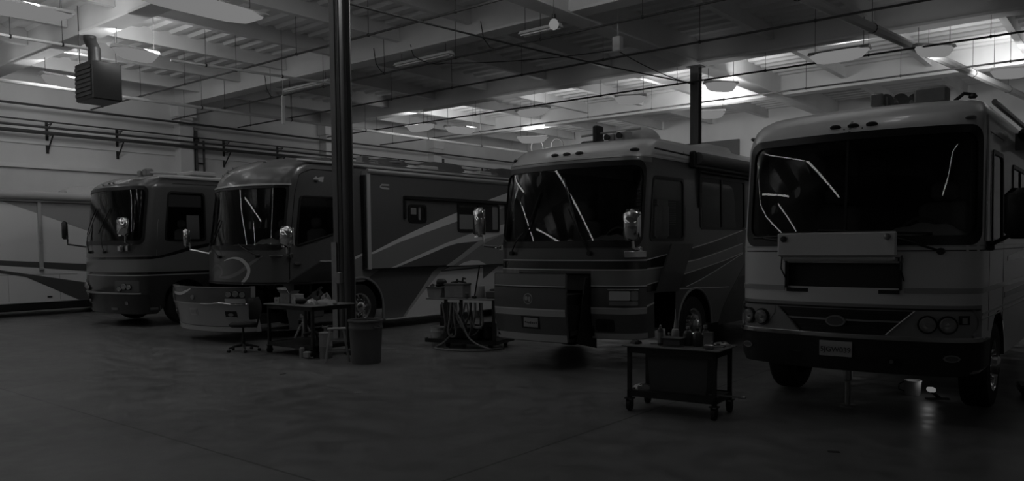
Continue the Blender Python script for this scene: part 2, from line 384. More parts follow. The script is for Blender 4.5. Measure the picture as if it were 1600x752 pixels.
# ---- lamps in view
def highbay(X,Y,Z,ang,L,W,label,up=0,group=None,spread=150):
    t=thing('high_bay_lamp',label,'lamp',(X,Y,Z),ang,group)
    b=MB();b.prism([(-W*.42,.02),(W*.42,.02),(W*.2,.12),(-W*.2,.12)],'x',-L/2,L/2);obj('reflector_housing',b,M['reflector'],t,bevel=.01)
    b=MB();vs=[];n=9;k=7
    for i in range(n):
        u=-1+2*i/(n-1)
        for j in range(k):
            q=math.pi*j/(k-1);s=math.sqrt(max(.0,1-u**4))
            vs.append((u*L*.49,-W*.49*math.cos(q)*max(.25,s),-.3*math.sin(q)*max(.2,s)+.04))
    b.add(vs,[(i*k+j,i*k+j+1,(i+1)*k+j+1,(i+1)*k+j) for i in range(n-1) for j in range(k-1)]);obj('lens',b,M['lens_on'],t)
    for sx in (-1,1):
        h=MB();h.tube([(sx*L*.4,0,.15),(sx*L*.4,0,ZD-Z)],.008,5);obj('hanger',h,M['dark_steel'],t)
    for P,D,sz in up:
        ld=bpy.data.lights.new('lamp_light','AREA');ld.shape='RECTANGLE';ld.size=sz;ld.size_y=sz;ld.energy=P
        lo=bpy.data.objects.new('lamp_light',ld);COL.objects.link(lo);lo.parent=t;lo.location=Matrix.Rotation(-ang,3,'Z')@Vector((0,(.3 if Y>30 else 1.4),0) if D[1]>.9 else (0,0,.3))
        lo.rotation_mode='QUATERNION';lo.rotation_quaternion=(Matrix.Rotation(-ang,3,'Z')@Vector(D)).to_track_quat('-Z','Y')
    return t
PI2=math.pi/2
AWAY=(-.05,1,.4)
SIDE=(-1,.25,-.15)
for X,Y,ang,L,W,lab,up in (
 (-20.0,6.6,PI2-.1,3.0,.42,'long glowing lamp cut by the top left corner of the picture',[(12,(0,.2,1),3),(60,SIDE,1.5)]),
 (-16.7,9.4,PI2,3.4,.75,'largest glowing lamp, above left of the dark column',[(12,(0,.3,1),3)]),
 (-22.1,10.6,PI2,1.3,.36,'glowing lamp just right of the hung heater flue',[(8,(0,.3,1),3),(50,SIDE,1.2)]),
 (-27.3,10.7,PI2+.2,1.4,.5,'glowing lamp behind the left edge of the hung heater',[(8,(0,.3,1),3),(50,(-1,.4,-.3),1.2)]),
 (-26.0,25.4,.1,1.6,.5,'left one of the glowing pair low above the swooshed coach',[(14,AWAY,.9),(40,SIDE,1.2)]),
 (-25.2,27.2,1.2,1.6,.5,'right one of the glowing pair low above the swooshed coach',[(14,AWAY,.9),(40,(-1,.9,-.1),1.2)]),
 (-19.7,25.6,.0,1.6,.5,'glowing lamp nearest the left of the bright bay over the open-nosed coach',[(38,AWAY,.9),(4,(0,0,1),3)]),
 (-24.8,32.2,.4,1.6,.45,'low distant glowing lamp just over the open-nosed coach roof',[(14,AWAY,1.4),(4,(0,0,1),3),(50,(-.2,1,-.1),1.2)]),
 (-15.3,25.9,.5,1.2,.45,'glowing lamp midway between open-nosed coach and rear column',[(42,AWAY,.9),(4,(0,0,1),3)]),
 (-7.2,24.0,.0,1.7,.5,'long glowing lamp above the middle of the white coach',[(20,(-.1,1,.5),.9)]),
 (-11.7,25.9,.9,1.2,.5,'glowing lamp just right of the rear column top',[(36,AWAY,.9),(4,(0,0,1),3)]),
 (-14.5,31.1,.5,1.2,.45,'glowing lamp right of the rear column, lower down',[(14,AWAY,1.4),(4,(0,0,1),3),(60,(-.2,1,-.1),1.2)]),
 (-4.95,25.2,.8,1.2,.4,'glowing lamp left of the thick pale duct',[(38,AWAY,.9),(4,(0,0,1),3)]),
 (-3.7,30.2,.5,1.2,.4,'distant glowing lamp right of the thick pale duct',[(12,AWAY,1.4),(4,(0,0,1),3),(40,(-.2,1,-.1),1.2)]),
 (-2.2,31.0,.5,1.2,.4,'glowing lamp at the right edge above the white coach side',[(10,AWAY,1.4),(4,(0,0,1),3)])):
    highbay(X,Y,7.4,ang,L,W,lab,up)
# unlit strips
def strip(X,Y,ang,L,label):
    t=thing('strip_lamp',label,'lamp',(X,Y+.2,7.62),ang)
    b=MB();b.prism([(-.15,0),(.15,0),(.07,.09),(-.07,.09)],'x',-L/2,L/2);obj('housing',b,M['strip_off'],t)
    for s in (-.08,.08):
        b=MB();b.tube([(-L/2+.05,s,-.03),(L/2-.05,s,-.03)],.02);obj('tube',b,M['strip_off'],t)
    for sx in (-1,1):
        h=MB();h.tube([(sx*L*.4,0,.08),(sx*L*.4,0,1.2)],.008,5);obj('hanger',h,M['dark_steel'],t)
strip(-17.5,17.05,0,2.4,'pale unlit strip lamp right of the dark column')
strip(-23.4,17.1,0,2.6,'pale unlit strip lamp left of the dark column')
strip(-12.8,16.8,0,1.3,'pale unlit strip lamp below the small round bulb')
t=thing('bulb','small round glowing bulb below the ceiling, upper middle','lamp',(-11.7,16.1,7.4))
b=MB();b.lathe([(.005,-.14),(.09,-.10),(.13,0),(.09,.1),(.04,.14)],n=16);obj('glass_globe',b,M['lens_on'],t);b=MB();b.lathe([(.05,.12),(.05,.25)],n=12);b.tube([(0,0,.2),(0,0,1.3)],.01,5);obj('socket',b,M['dark_steel'],t)
b=MB();b.rbox(-.12,.12,-.1,.1,-.2,.2,.02);b.tube([(0,0,.18),(0,0,1.4)],.012,5);single('junction_box',b,M['strip_off'],'small pale box hanging from the ceiling, right of the round bulb','box',(-11.5,18.8,7.4))
b=MB();b.box(-.02,.02,-.06,.06,-1.0,0);b.tube([(0,0,-.02),(0,0,1.45)],.008,5);single('drop_duct',b,M['strip_off'],'short pale vertical drop below the strip lamp left of the column','duct',(-24.3,16.9,7.35))
for X,Y,lab in ((-25.5,33.5,'left one of two coiled hoses hanging near the far ceiling'),(-24.4,33.8,'right one of two coiled hoses hanging near the far ceiling')):
    b=MB();b.tube([(.32*math.cos(q/12*2*math.pi),0,.4*math.sin(q/12*2*math.pi)) for q in range(12)],.035,6,closed=True);b.tube([(0,0,.38),(0,0,1.6)],.008,5);single('hose_coil',b,M['pipe'],lab,'hose',(X,Y,7.1),.6)
b=MB();b.tube([(.4*math.cos(q/16*2*math.pi),0,.4*math.sin(q/16*2*math.pi)) for q in range(16)],.03,6,closed=True);b.tube([(0,0,.4),(0,0,1.42)],.008,5);single('cable_ring',b,M['pipe'],'round cable coil hanging by the duct at upper right','hose',(-2.2,27.5,7.4),.7)
b=MB();b.box(-2.2,2.2,-.12,0,0,7.4);single('roll_up_door',b,M['grey_plastic'],'dark tall door on the far wall right of the rear column','door',(-19.2,39.98,0))
# ---- fluorescent rows over the open floor in front of the coaches (outside the frame, seen only mirrored in the glass)
def run(P,L=2.44,gap=.14,first=0):
    out=[]
    for i in range(len(P)-1):
        a,c=Vector(P[i]+(0,)),Vector(P[i+1]+(0,));D=(c-a).length;d=(c-a)/D;k=first
        while k+L<=D: out.append((a+d*(k+L/2),math.atan2(d.y,d.x)));k+=L+gap
    return out
hb=MB();hb.prism([(-.12,.0),(.12,0),(.06,.08),(-.06,.08)],'x',-1.22,1.22)
tb=MB();tb.box(-1.18,1.18,-.08,.08,-.05,-.005)
proto=None
for row,P in enumerate(([(-16.4,1.2),(-9.2,-14.5)],[(-25.9,6.6),(-24.2,1.2)],[(-22.5,-9),(-22.6,-18)],[(-25.4,-4.4),(-17.6,-10.4)],[(8.6,-1.5),(6.8,-14)],[(-26.6,1.5),(-28.0,-6)],[(-28.0,-6.2),(-26.6,-18)])):
    for q,(c,an) in enumerate(run(P)):
        if proto is None:
            proto=thing('fluorescent_lamp','lit fluorescent strip lamp over the open floor in front of the coaches','lamp',(c.x,c.y,7.45),an,'lit fluorescent strips over the open floor')
            [obj('hanger',MB().tube([(q,0,.07),(q,0,ZD-7.45)],.008,5),M['dark_steel'],proto) for q in (-.9,.9)];obj('housing',hb,M['reflector'],proto);obj('tube',tb,M['tube_on'],proto)
        else:
            r=proto.copy();COL.objects.link(r);r.location=(c.x,c.y,7.45);r.rotation_euler=(0,0,an)
            for ch in list(proto.children):
                k=ch.copy();COL.objects.link(k);k.parent=r

UPW=(0,0,1)  # added high bays, out of view, that brighten ceiling, floor and coach sides
for k,(X,Y,up) in enumerate(((-29.0,3.5,55),(-25.5,1.5,45),(-19.5,1.0,40),(-18.3,4.6,35),(-14.2,8.6,35),(-13.6,3.5,28),(-9.6,11.8,26),(-8.3,5.5,20),(-5.2,15.5,17),(-2.6,9.5,10),(.8,17.5,11),(-17,-9,14),(-24,-9,20),(7,6,6))):
    highbay(X,Y,7.4,0,1.5,.5,'added unseen high bay lamp, fill light over the floor and coaches',[(up,(0,.25,1),3.2)]+({6:[(60,(-1,-.05,-.3),1.2)],9:[(22,(-1,.1,-.5),1.2)]}.get(k,[])),'added unseen high bay lamps')
# ---------------------------------------------------------------- motor coaches
def sgrid(S,A,lo,hi,nz,off=0,mb=None,m=0):
    """strip over the skin S: columns at each a in A between z=lo(a) and z=hi(a)"""
    mb=mb or MB();vs=[]
    for a in A:
        l,h=lo(a),hi(a)
        for j in range(nz+1): vs.append(S.pt(a,lerp(l,h,j/nz),off))
    fs=[(i*(nz+1)+j,(i+1)*(nz+1)+j,(i+1)*(nz+1)+j+1,i*(nz+1)+j+1) for i in range(len(A)-1) for j in range(nz)]
    return mb.add(vs,fs,m)
def thick(S,A,lo,hi,nz,o0,o1,mb=None,m=0):
    """the same with thickness from offset o0 to o1"""
    mb=mb or MB();n=nz+1;N=len(A)*n;vs=[]
    for o in (o1,o0):
        for a in A:
            l,h=lo(a),hi(a)
            for j in range(n): vs.append(S.pt(a,lerp(l,h,j/nz),o))
    fs=[]
    for i in range(len(A)-1):
        for j in range(nz):
            q=(i*n+j,(i+1)*n+j,(i+1)*n+j+1,i*n+j+1);fs.append(q);fs.append(tuple(k+N for k in reversed(q)))
        for j in (0,nz): fs.append((i*n+j,i*n+j+N,(i+1)*n+j+N,(i+1)*n+j))
    for i in (0,len(A)-1):
        for j in range(nz): fs.append((i*n+j,i*n+j+1,i*n+j+1+N,i*n+j+N))
    return mb.add(vs,fs,m)
def arr(a0,a1,n): return [lerp(a0,a1,i/n) for i in range(n+1)]
def con(v): return lambda a:v
def rr(a0,a1,z0,z1,r):
    """rounded rectangle as (A, lo, hi)"""
    A=[a0+r*(1-math.cos(math.pi/2*i/5)) for i in range(6)]+arr(a0+r,a1-r,max(2,int((a1-a0)/.1)))[1:-1]+[a1-r*(1-math.sin(math.pi/2*i/5)) for i in range(6)]
    def e(a):
        d=max(0,a0+r-a,a-(a1-r)); d=min(d,r); return r-math.sqrt(max(0,r*r-d*d))
    return A,(lambda a:z0+e(a)),(lambda a:z1-e(a))
def ring(S,o,i,ro,ri,off,th,mb=None,m=0,n=8):
    """frame between outer and inner rounded rects (a0,a1,z0,z1)"""
    mb=mb or MB()
    def loop(R,r):
        a0,a1,z0,z1=R;P=[]
        C=[(a1-r,z0+r,-90),(a1-r,z1-r,0),(a0+r,z1-r,90),(a0+r,z0+r,180)]
        E=int(max(3,(o[1]-o[0])/.08)),int(max(3,(o[3]-o[2])/.2))
        for c in range(4):
            for k in range(n+1):
                q=math.radians(C[c][2]+90*k/n);P.append((C[c][0]+r*math.cos(q),C[c][1]+r*math.sin(q)))
            nx=C[(c+1)%4];p=P[-1];q=math.radians(nx[2]);p2=(nx[0]+r*math.cos(q),nx[1]+r*math.sin(q));K=E[1] if c%2==0 else E[0]
            for k in range(1,K): P.append((lerp(p[0],p2[0],k/K),lerp(p[1],p2[1],k/K)))
        return P
    O,I=loop(o,ro),loop(i,ri);N=len(O)
    vs=[S.pt(a,z,off) for a,z in O]+[S.pt(a,z,off) for a,z in I]+[S.pt(a,z,off-th) for a,z in O]+[S.pt(a,z,off-th) for a,z in I]
    fs=[]
    for k in range(N):
        l=(k+1)%N; fs+=[(k,l,N+l,N+k),(2*N+k,3*N+k,3*N+l,2*N+l),(k,2*N+k,2*N+l,l),(N+k,N+l,3*N+l,3*N+k)]
    return mb.add(vs,fs,m)
def polyside(S,up,lo,off,mb,m=0,n=14,th=.0015):
    """decal on the flat right side; up/lo: lists of (y,z), same y range; drawn between them"""
    def f(P):
        P=sorted(P)
        def g(y):
            if y<=P[0][0]:return P[0][1]
            for i in range(1,len(P)):
                if y<=P[i][0]:
                    if P[i][0]-P[i-1][0]<1e-6:return P[i][1]
                    return lerp(P[i-1][1],P[i][1],(y-P[i-1][0])/(P[i][0]-P[i-1][0]))
            return P[-1][1]
        return g
    y0=max(min(p[0] for p in up),min(p[0] for p in lo));y1=min(max(p[0] for p in up),max(p[0] for p in lo))
    U,Lw=f(up),f(lo);A=sorted(set(arr(y0,y1,n)+[p[0] for p in up+lo if y0<=p[0]<=y1]))
    o=S.af-S.yf
    return thick(S,[y+o for y in A],lambda a:Lw(a-o),lambda a:max(Lw(a-o)+.0005,U(a-o)),2,0,off+th,mb,m)
def mkcoach(name,label,S,mats,skirt,front_open,holes,wheel_y,wr,wz,zlow,chassis=True,bulk=4.2,left_open=None):
    """holes: list of (a0,a1,z0,z1); wheel arches at wheel_y"""
    t=thing(name,label,'motorhome',(S.cx,S.nose,0))
    t['_s']=0; del t['_s']
    amax=S.a_of_y(S.L)
    # columns
    A=set(arr(-S.af,S.af,44))|{S.af+.4,S.af+.8,S.af+1.2,S.af+1.5,-S.af-.4,-S.af-.8,-S.af-1.2,-S.af-1.5,amax,-amax}
    for h in holes: A|={h[0],h[1]}
    R=wr+.13
    arches=[]
    for wy in wheel_y:
        c=S.a_of_y(wy)
        for s in (-1,1):
            arches.append(s*c)
            for k in range(17): A.add(s*c-R*math.cos(math.pi*k/16))
    A=sorted(A);B=[A[0]]
    for a in A[1:]:
        if a-B[-1]>.004:B.append(a)
    A=B
    def zb(a):
        for c in arches:
            if abs(a-c)<R: return max(skirt,wz+math.sqrt(max(0,R*R-(a-c)**2)))
        return skirt
    Z=sorted(set([zlow*1.0]+[h[k] for h in holes for k in (2,3)]+[p[0] for p in S.prof if p[0]>zlow]+arr(zlow,S.prof[-1][0],10)))
    Z=[z for z in Z if z>=zlow-1e-6]
    low=sorted(set([0,.25,.5,.75]+[(h[k]-skirt)/(zlow-skirt) for h in holes for k in (2,3) if skirt<h[k]<zlow]))
    rows=[('l',f) for f in low if f<1]+[('z',z) for z in Z]
    def zr(r,a): return lerp(zb(a),zlow,r[1]) if r[0]=='l' else r[1]
    mb=MB();nr=len(rows)
    mb.v=[S.pt(a,zr(r,a)) for a in A for r in rows]
    for i in range(len(A)-1):
        ac=(A[i]+A[i+1])/2
        for j in range(nr-1):
            zc=(zr(rows[j],ac)+zr(rows[j+1],ac))/2
            if any(h[0]<ac<h[1] and h[2]<zc<h[3] for h in holes): continue
            mb.f.append((i*nr+j,(i+1)*nr+j,(i+1)*nr+j+1,i*nr+j+1));mb.m.append(mats[1](ac,zc))
    # roof: close towards the centre line
    top=[mb.v[i*nr+nr-1] for i in range(len(A))];k0=len(mb.v)
    yc0=S.yf+1.6
    mb.v+=[(p[0]*.35,max(p[1],yc0) if False else lerp(p[1],max(p[1],yc0),.6),S.roof) for p in top]
    for i in range(len(A)-1):
        mb.f.append((i*nr+nr-1,(i+1)*nr+nr-1,k0+i+1,k0+i));mb.m.append(mats[1](0,9))
    mid=(len(A)-1)//2;
    n=len(A)
    for i in range(n//2):
        a,b_,c,d=k0+i,k0+i+1,k0+n-2-i,k0+n-1-i
        if b_<c: mb.f.append((a,b_,c,d));mb.m.append(mats[1](0,9))
        elif b_==c: mb.f.append((a,b_,d));mb.m.append(mats[1](0,9))
    # rear wall
    r0=[i for i in range(nr)];rl=[(n-1)*nr+j for j in range(nr)]
    for j in range(nr-1): mb.f.append((r0[j],r0[j+1],rl[j+1],rl[j]));mb.m.append(mats[1](0,1))
    mb.keep=True
    obj('body_shell',mb,mats[0],t,smooth=30)
    # under floor, chassis, bulkhead
    b=MB();hw=S.hw-.08
    b.box(-hw,hw,.75,S.L-.1,zlow-.06,zlow);obj('cabin_floor',b,M['interior'],t)
    b=MB();b.box(-.45,-.37,.8,S.L-.3,.42,.62);b.box(.37,.45,.8,S.L-.3,.42,.62)
    for y in (1.2,3,5,7): b.box(-.45,.45,y,y+.1,.46,.58)
    b.box(-hw,hw,1.8,1.86,.5,zlow);b.box(-.35,.35,1.0,1.7,.65,zlow-.06);obj('chassis_frame',b,M['dark_steel'],t)
    b=MB();b.box(-hw+.02,hw-.02,bulk,bulk+.05,zlow,S.prof[-1][0]-.12);b.box(-hw+.04,-hw+.5,bulk-1.4,bulk,zlow+1.2,zlow+1.9);b.box(-hw+.04,-.3,bulk-.6,bulk,zlow,zlow+.9);obj('cabin_bulkhead',b,M['interior'],t)
    b=MB();b.tube([(-hw+.25,wheel_y[0],wz),(hw-.25,wheel_y[0],wz)],.07,10);b.lathe([(.1,-.12),(.18,-.05),(.18,.05),(.1,.12)],(0,wheel_y[0],wz),'x',14);obj('front_axle',b,M['dark_steel'],t)
    # wheel wells
    for c in arches:
        s=1 if c>0 else -1;y=abs(c)-S.af+S.yf;b=MB();vs=[];K=14
        x1=S.hw-.01
        for k in range(K+1):
            q=math.pi*k/K
            for x in (x1,x1-.55): vs.append((s*x,y-R*math.cos(q),max(skirt,wz+R*math.sin(q))))
        b.add(vs,[(2*k,2*k+1,2*k+3,2*k+2) for k in range(K)]);o=obj('wheel_well',b,M['black'],t)
    for wy in wheel_y:
        for s in (-1,1): wheel(t,s*(S.hw-.17),wy,wz,wr,s)
    return t
def wheel(t,x,y,z,r,s):
    b=MB();w=.14
    P=[(r*.60,-w),(r*.80,-w*1.05),(r*.94,-w),(r*.99,-w*.8),(r,-w*.45),(r*.985,-w*.42),(r*.985,-w*.36),(r,-w*.33),(r,-w*.05),(r*.985,0),(r,w*.05),(r,w*.33),(r*.985,w*.36),(r*.985,w*.42),(r,w*.45),(r*.99,w*.8),(r*.94,w),(r*.80,w*1.05),(r*.60,w)]
    b.lathe(P,(x,y,z),'x',36,cap=False);ty=obj('tyre',b,M['rubber'],t,smooth=25)
    b=MB();o=s*w
    b.lathe([(r*.61,o*1.04),(r*.60,o*.95),(r*.54,o*.85),(r*.50,o*.35),(r*.46,o*.15),(r*.26,o*.22),(r*.24,o*.8),(r*.22,o*1.3),(r*.15,o*1.45),(.001,o*1.5)],(x,y,z),'x',28,cap=False)
    rim=obj('rim',b,M['alu'],ty,smooth=40)
    b=MB()
    for k in range(10):
        q=2*math.pi*k/10;b.lathe([(.020,o*.2),(.020,o*.75),(.012,o*.95),(.001,o)],(x,y+r*.33*math.cos(q),z+r*.33*math.sin(q)),'x',8,cap=False)
    obj('lug_nuts',b,M['chrome'],ty)
    b=MB()
    for k in range(10):
        q=2*math.pi*(k+.5)/10;c=(x,y+r*.42*math.cos(q),z+r*.42*math.sin(q));b.lathe([(.035,o*.17),(.035,o*.26),(.001,o*.26)],c,'x',10,cap=False)
    obj('rim_holes',b,M['black'],ty)
def windscreen(t,S,a0,a1,z0,z1,r,split=False,gl='windshield',frame=.05):
    """glass with black gasket over the hole"""
    b=MB();A,lo,hi=rr(a0,a1,z0,z1,r);sgrid(S,A,lo,hi,10,-.008,b);b.keep=True;g=obj('windshield',b,M[gl],t,smooth=60)
    b=MB();ring(S,(a0-frame,a1+frame,z0-frame*1.2,z1+frame),(a0+.03,a1-.03,z0+.04,z1-.03),r*.8+frame,r,.012,.03,b)
    obj('windshield_gasket',b,M['gasket'],g)
    if split:
        b=MB();thick(S,[split-.014,split,split+.014],con(z0),con(z1),8,-.012,.008,b);obj('centre_strip',b,M['gasket'],g)
    return g
def sidewin(t,S,y0,y1,z0,z1,r=.08,name='side_window',split=None,curtain=True,off=0,gl='window',fr=.045,slant=0):
    o=S.af-S.yf;a0,a1=y0+o,y1+o
    b=MB();A,lo,hi=rr(a0,a1,z0,z1,r)
    lo2=(lambda a:lo(a)+slant*(a-a0)/(a1-a0)) if slant else lo
    sgrid(S,A,lo2,hi,3,off-.004,b);b.keep=True;g=obj(name,b,M[gl],t,smooth=60)
    b=MB()
    if slant:
        n=len(A)
        P=[(a,lo2(a)) for a in A]+[(a,hi(a)) for a in reversed(A)]
        b.tube([S.pt(a,z,off+.004) for a,z in P],fr*.55,6,closed=True)
    else: ring(S,(a0-fr*.6,a1+fr*.6,z0-fr*.6,z1+fr*.6),(a0+fr*.4,a1-fr*.4,z0+fr*.4,z1-fr*.4),r+.02,r,off+.012,.03,b)
    obj('window_frame',b,M['gasket'],g)
    if split is not None:
        b=MB();c=split+o;thick(S,[c-.02,c+.02],con(z0),con(z1),2,off-.01,off+.01,b);obj('window_mullion',b,M['gasket'],g)
    return g
def cab(t,S,zd,seats=True,cloth=None,wheel_x=-.55+1.1,zf=1.0,cur=True):
    """dash, seats, steering wheel, curtains"""
    b=MB();A=arr(-S.af*.86,S.af*.86,20)
    vs=[]
    for a in A:
        p=S.pt(a,zd,-.05)
        vs+=[(p[0],p[1],zf),(p[0],p[1],zd-.09),(p[0]*.97,p[1]+.3,zd-.06),(p[0]*.9,max(p[1]+.45,.95),zd-.14),(p[0]*.9,max(p[1]+.5,1.0),zf)]
    b.add(vs,[(i*5+j,(i+1)*5+j,(i+1)*5+j+1,i*5+j+1) for i in range(len(A)-1) for j in range(4)]);obj('dashboard',b,M['interior'],t)
    if cloth:
        for (a0,a1,h,sd) in cloth:
            b=MB();R=random.Random(sd);nx,ny=16,6;vs=[]
            for i in range(nx+1):
                u=i/nx;a=lerp(a0,a1,u);p=S.pt(a,zd,-.07)
                for j in range(ny+1):
                    v=j/ny;vs.append((p[0]*(1-.03*v),p[1]+.02+.42*v,zd-.075+h*math.sin(math.pi*u)**.6*math.sin(math.pi*min(1,v*.9+.1))+.012*math.sin(u*23+sd+v*5)))
            b.add(vs,[(i*(ny+1)+j,(i+1)*(ny+1)+j,(i+1)*(ny+1)+j+1,i*(ny+1)+j+1) for i in range(nx) for j in range(ny)]);obj('dash_cover',b,M['cloth'],t,label='pale cloth bunched on the dashboard')
    if seats:
        for x in (-.62,.62):
            b=MB();b.rbox(x-.27,x+.27,1.35,1.85,zf+.35,zf+.5,.05);b.rbox(x-.2,x+.2,1.45,1.75,zf,zf+.36,.03)
            s=obj('driver_seat',b,M['seat'],t,smooth=50)
            b=MB();b.rbox(x-.27,x+.27,1.8,1.98,zf+.45,zf+1.12,.06);obj('seat_back',b,M['seat'],s,smooth=50)
            b=MB();b.rbox(x-.15,x+.15,1.83,1.95,zf+1.14,zf+1.36,.05);obj('headrest',b,M['seat'],s,smooth=50)
    b=MB();c=Vector((wheel_x,.98,zd-.02));b.tube([c+Vector((.22*math.cos(q),.07*math.sin(q),.2*math.sin(q))) for q in [2*math.pi*k/20 for k in range(20)]],.017,6,closed=True)
    b.tube([c+Vector((-.2,0,0)),c+Vector((.2,0,0))],.015,6);b.tube([c,c+Vector((0,.0,-.1)),(wheel_x,.85,zd-.3)],.025,6);obj('steering_wheel',b,M['grey_plastic'],t)
    if cur:
        for s in (-1,1):
            b=MB();vs=[];n=18
            y0=S.yf+.05
            for i in range(n+1):
                for z in (zd+.02,S.prof[3][0]-.02 if len(S.prof)>3 else 3.0): vs.append((s*(S.hw-.12-.02*(i%2)),y0+i*.016,z))
            b.add(vs,[(2*i,2*i+1,2*i+3,2*i+2) for i in range(n)]);obj('cab_curtain',b,M['curtain'],t)
def wiper(t,S,a0,z0,a1,z1,blade=None):
    b=MB();p=[S.pt(lerp(a0,a1,k/4),lerp(z0,z1,k/4),.04+.03*math.sin(math.pi*k/4)) for k in range(5)]
    b.tube(p,.012,6);b.lathe([(.035,-.05),(.035,.02)],S.pt(a0,z0,.02),'y',10)
    o=obj('wiper',b,M['black'],t)
    if blade:
        b=MB();b.tube([S.pt(lerp(blade[0],blade[2],k/5),lerp(blade[1],blade[3],k/5),.02) for k in range(6)],.012,5);obj('wiper_blade',b,M['black'],o)
def marker(t,S,a,z,m='amber',sx=.06,sz=.022):
    b=MB();p=S.pt(a,z,.0);n=S.nrm(a,z);vs=[];fs=[]
    q=S.pt(a+.01,z);u=Vector(q)-Vector(p);u.normalize();v=Vector(n).cross(u)*-1
    N=14
    for k,(s,h) in enumerate(((1,0),(.95,.02),(.6,.035),(.01,.04))):
        for i in range(N):
            an=2*math.pi*i/N;e=Vector(p)+u*(sx*s*math.cos(an))+v*(sz*s*math.sin(an))+Vector(n)*h;vs.append(e)
    for k in range(3):
        for i in range(N):
            j=(i+1)%N;fs.append((k*N+i,k*N+j,(k+1)*N+j,(k+1)*N+i))
    b.add(vs,fs);return obj('marker_light',b,M[m],t,smooth=60)
def disc(b,S,a,z,r,off,th=.02,m=0,n=20,rz=None):
    """round thing lying on the skin"""
    p=Vector(S.pt(a,z,off));nn=Vector(S.nrm(a,z));u=(Vector(S.pt(a+.01,z))-Vector(S.pt(a,z))).normalized();v=nn.cross(u)
    vs=[];rz=rz or r
    for h,k in ((0,1),(th,1),(th*1.0,.0001)):
        for i in range(n):
            q=2*math.pi*i/n;vs.append(p+u*(r*k*math.cos(q))+v*(rz*k*math.sin(q))+nn*h)
    b.add(vs,[(k*n+i,k*n+(i+1)%n,(k+1)*n+(i+1)%n,(k+1)*n+i) for k in range(2) for i in range(n)],m)
def bowl(b,S,a,z,r,off,d,m=0,n=20):
    p=Vector(S.pt(a,z,off));nn=Vector(S.nrm(a,z));u=(Vector(S.pt(a+.01,z))-Vector(S.pt(a,z))).normalized();v=nn.cross(u);vs=[];K=6
    for k in range(K+1):
        q=math.pi/2*k/K
        for i in range(n):
            w=2*math.pi*i/n;vs.append(p+u*(r*math.cos(q)*math.cos(w))+v*(r*math.cos(q)*math.sin(w))-nn*(d*math.sin(q)))
    b.add(vs,[(k*n+i,k*n+(i+1)%n,(k+1)*n+(i+1)%n,(k+1)*n+i) for k in range(K) for i in range(n)],m)
def headlamp(t,S,a,z,r,name='headlamp'):
    b=MB();disc(b,S,a,z,r*1.25,.004,.02);o=obj(name,b,M['gasket'],t)
    b=MB()
    p=Vector(S.pt(a,z,.03));nn=Vector(S.nrm(a,z));u=(Vector(S.pt(a+.01,z))-Vector(S.pt(a,z))).normalized();v=nn.cross(u);vs=[];n=20
    P=[(1,.0),(1.0,.022),(.9,.022),(.75,.008),(.5,-.004),(.28,-.006),(.25,.012),(.15,.02),(.001,.024)]
    for k,h in P:
        for i in range(n):
            w=2*math.pi*i/n;vs.append(p+u*(r*k*math.cos(w))+v*(r*k*math.sin(w))+nn*h)
    b.add(vs,[(k*n+i,k*n+(i+1)%n,(k+1)*n+(i+1)%n,(k+1)*n+i) for k in range(len(P)-1) for i in range(n)]);obj('reflector',b,M['lamp_mirror'],o,smooth=50)
    b=MB();bowl(b,S,a,z,r,.055,-.02);obj('lamp_glass',b,M['lens'],o,smooth=60)
    return o
def mirror(t,base,elbow,head,w,h,faces='chrome',arm=.022,yaw=0,down=False):
    b=MB();b.tube([base,elbow,(elbow[0],elbow[1],lerp(elbow[2],head[2],.3)),head],arm,8);b.rbox(base[0]-.05,base[0]+.05,base[1]-.03,base[1]+.04,base[2]-.05,base[2]+.05,.012)
    a=obj('mirror_arm',b,M[faces],t)
    b=MB();k0=0
    P=[]
    b.rbox(head[0]-w/2,head[0]+w/2,head[1]-.07,head[1]+.06,head[2]-h/2,head[2]+h/2,min(w,h)*.28)
    b.turn(yaw,(head[0],head[1]));hd=obj('mirror_head',b,M[faces],a,smooth=70)
    b=MB();b.rbox(head[0]-w*.42,head[0]+w*.42,head[1]+.055,head[1]+.065,head[2]-h*.42,head[2]+h*.42,.004);b.turn(yaw,(head[0],head[1]));obj('mirror_glass',b,M['chrome'],hd)
    return a
def plate(t,S,a,z,txt,w=.33,h=.165,m='plate',off=.012,dy=0,label=None,parent=None):
    p=S.pt(a,z,off);n=S.nrm(a,z);an=math.atan2(n[0],-n[1])
    b=MB();b.rbox(p[0]-w/2,p[0]+w/2,p[1]-.006,p[1]+.006,z-h/2,z+h/2,.003);b.turn(an,(p[0],p[1]))
    o=obj('licence_plate',b,M[m],parent or t)
    if txt: text('plate_number',txt,h*.48,M['ink'],o,(p[0]+.009*math.sin(an),p[1]-.009*math.cos(an),z-.012),(math.pi/2,0,an),.0012)
    return o
def acunit(t,y,z,x=0,L=1.0,W=.7,h=.28,m='white_plastic'):
    b=MB();n=8;vs=[];P=[(-L/2,0),(-L/2+.02,.5),(-L/2+.2,.9),(-L/4,1),(L/4,1),(L/2-.1,.95),(L/2-.01,.6),(L/2,0)]
    for yy,k in P:
        for i in range(n+1):
            u=-1+2*i/n;vs.append((x+u*W/2,y+yy,z+h*k*(1-abs(u)**5)**.5 if abs(u)<1 else z))
    b.add(vs,[(i*(n+1)+j,(i+1)*(n+1)+j,(i+1)*(n+1)+j+1,i*(n+1)+j+1) for i in range(len(P)-1) for j in range(n)]);return obj('roof_air_conditioner',b,M[m],t,smooth=50)
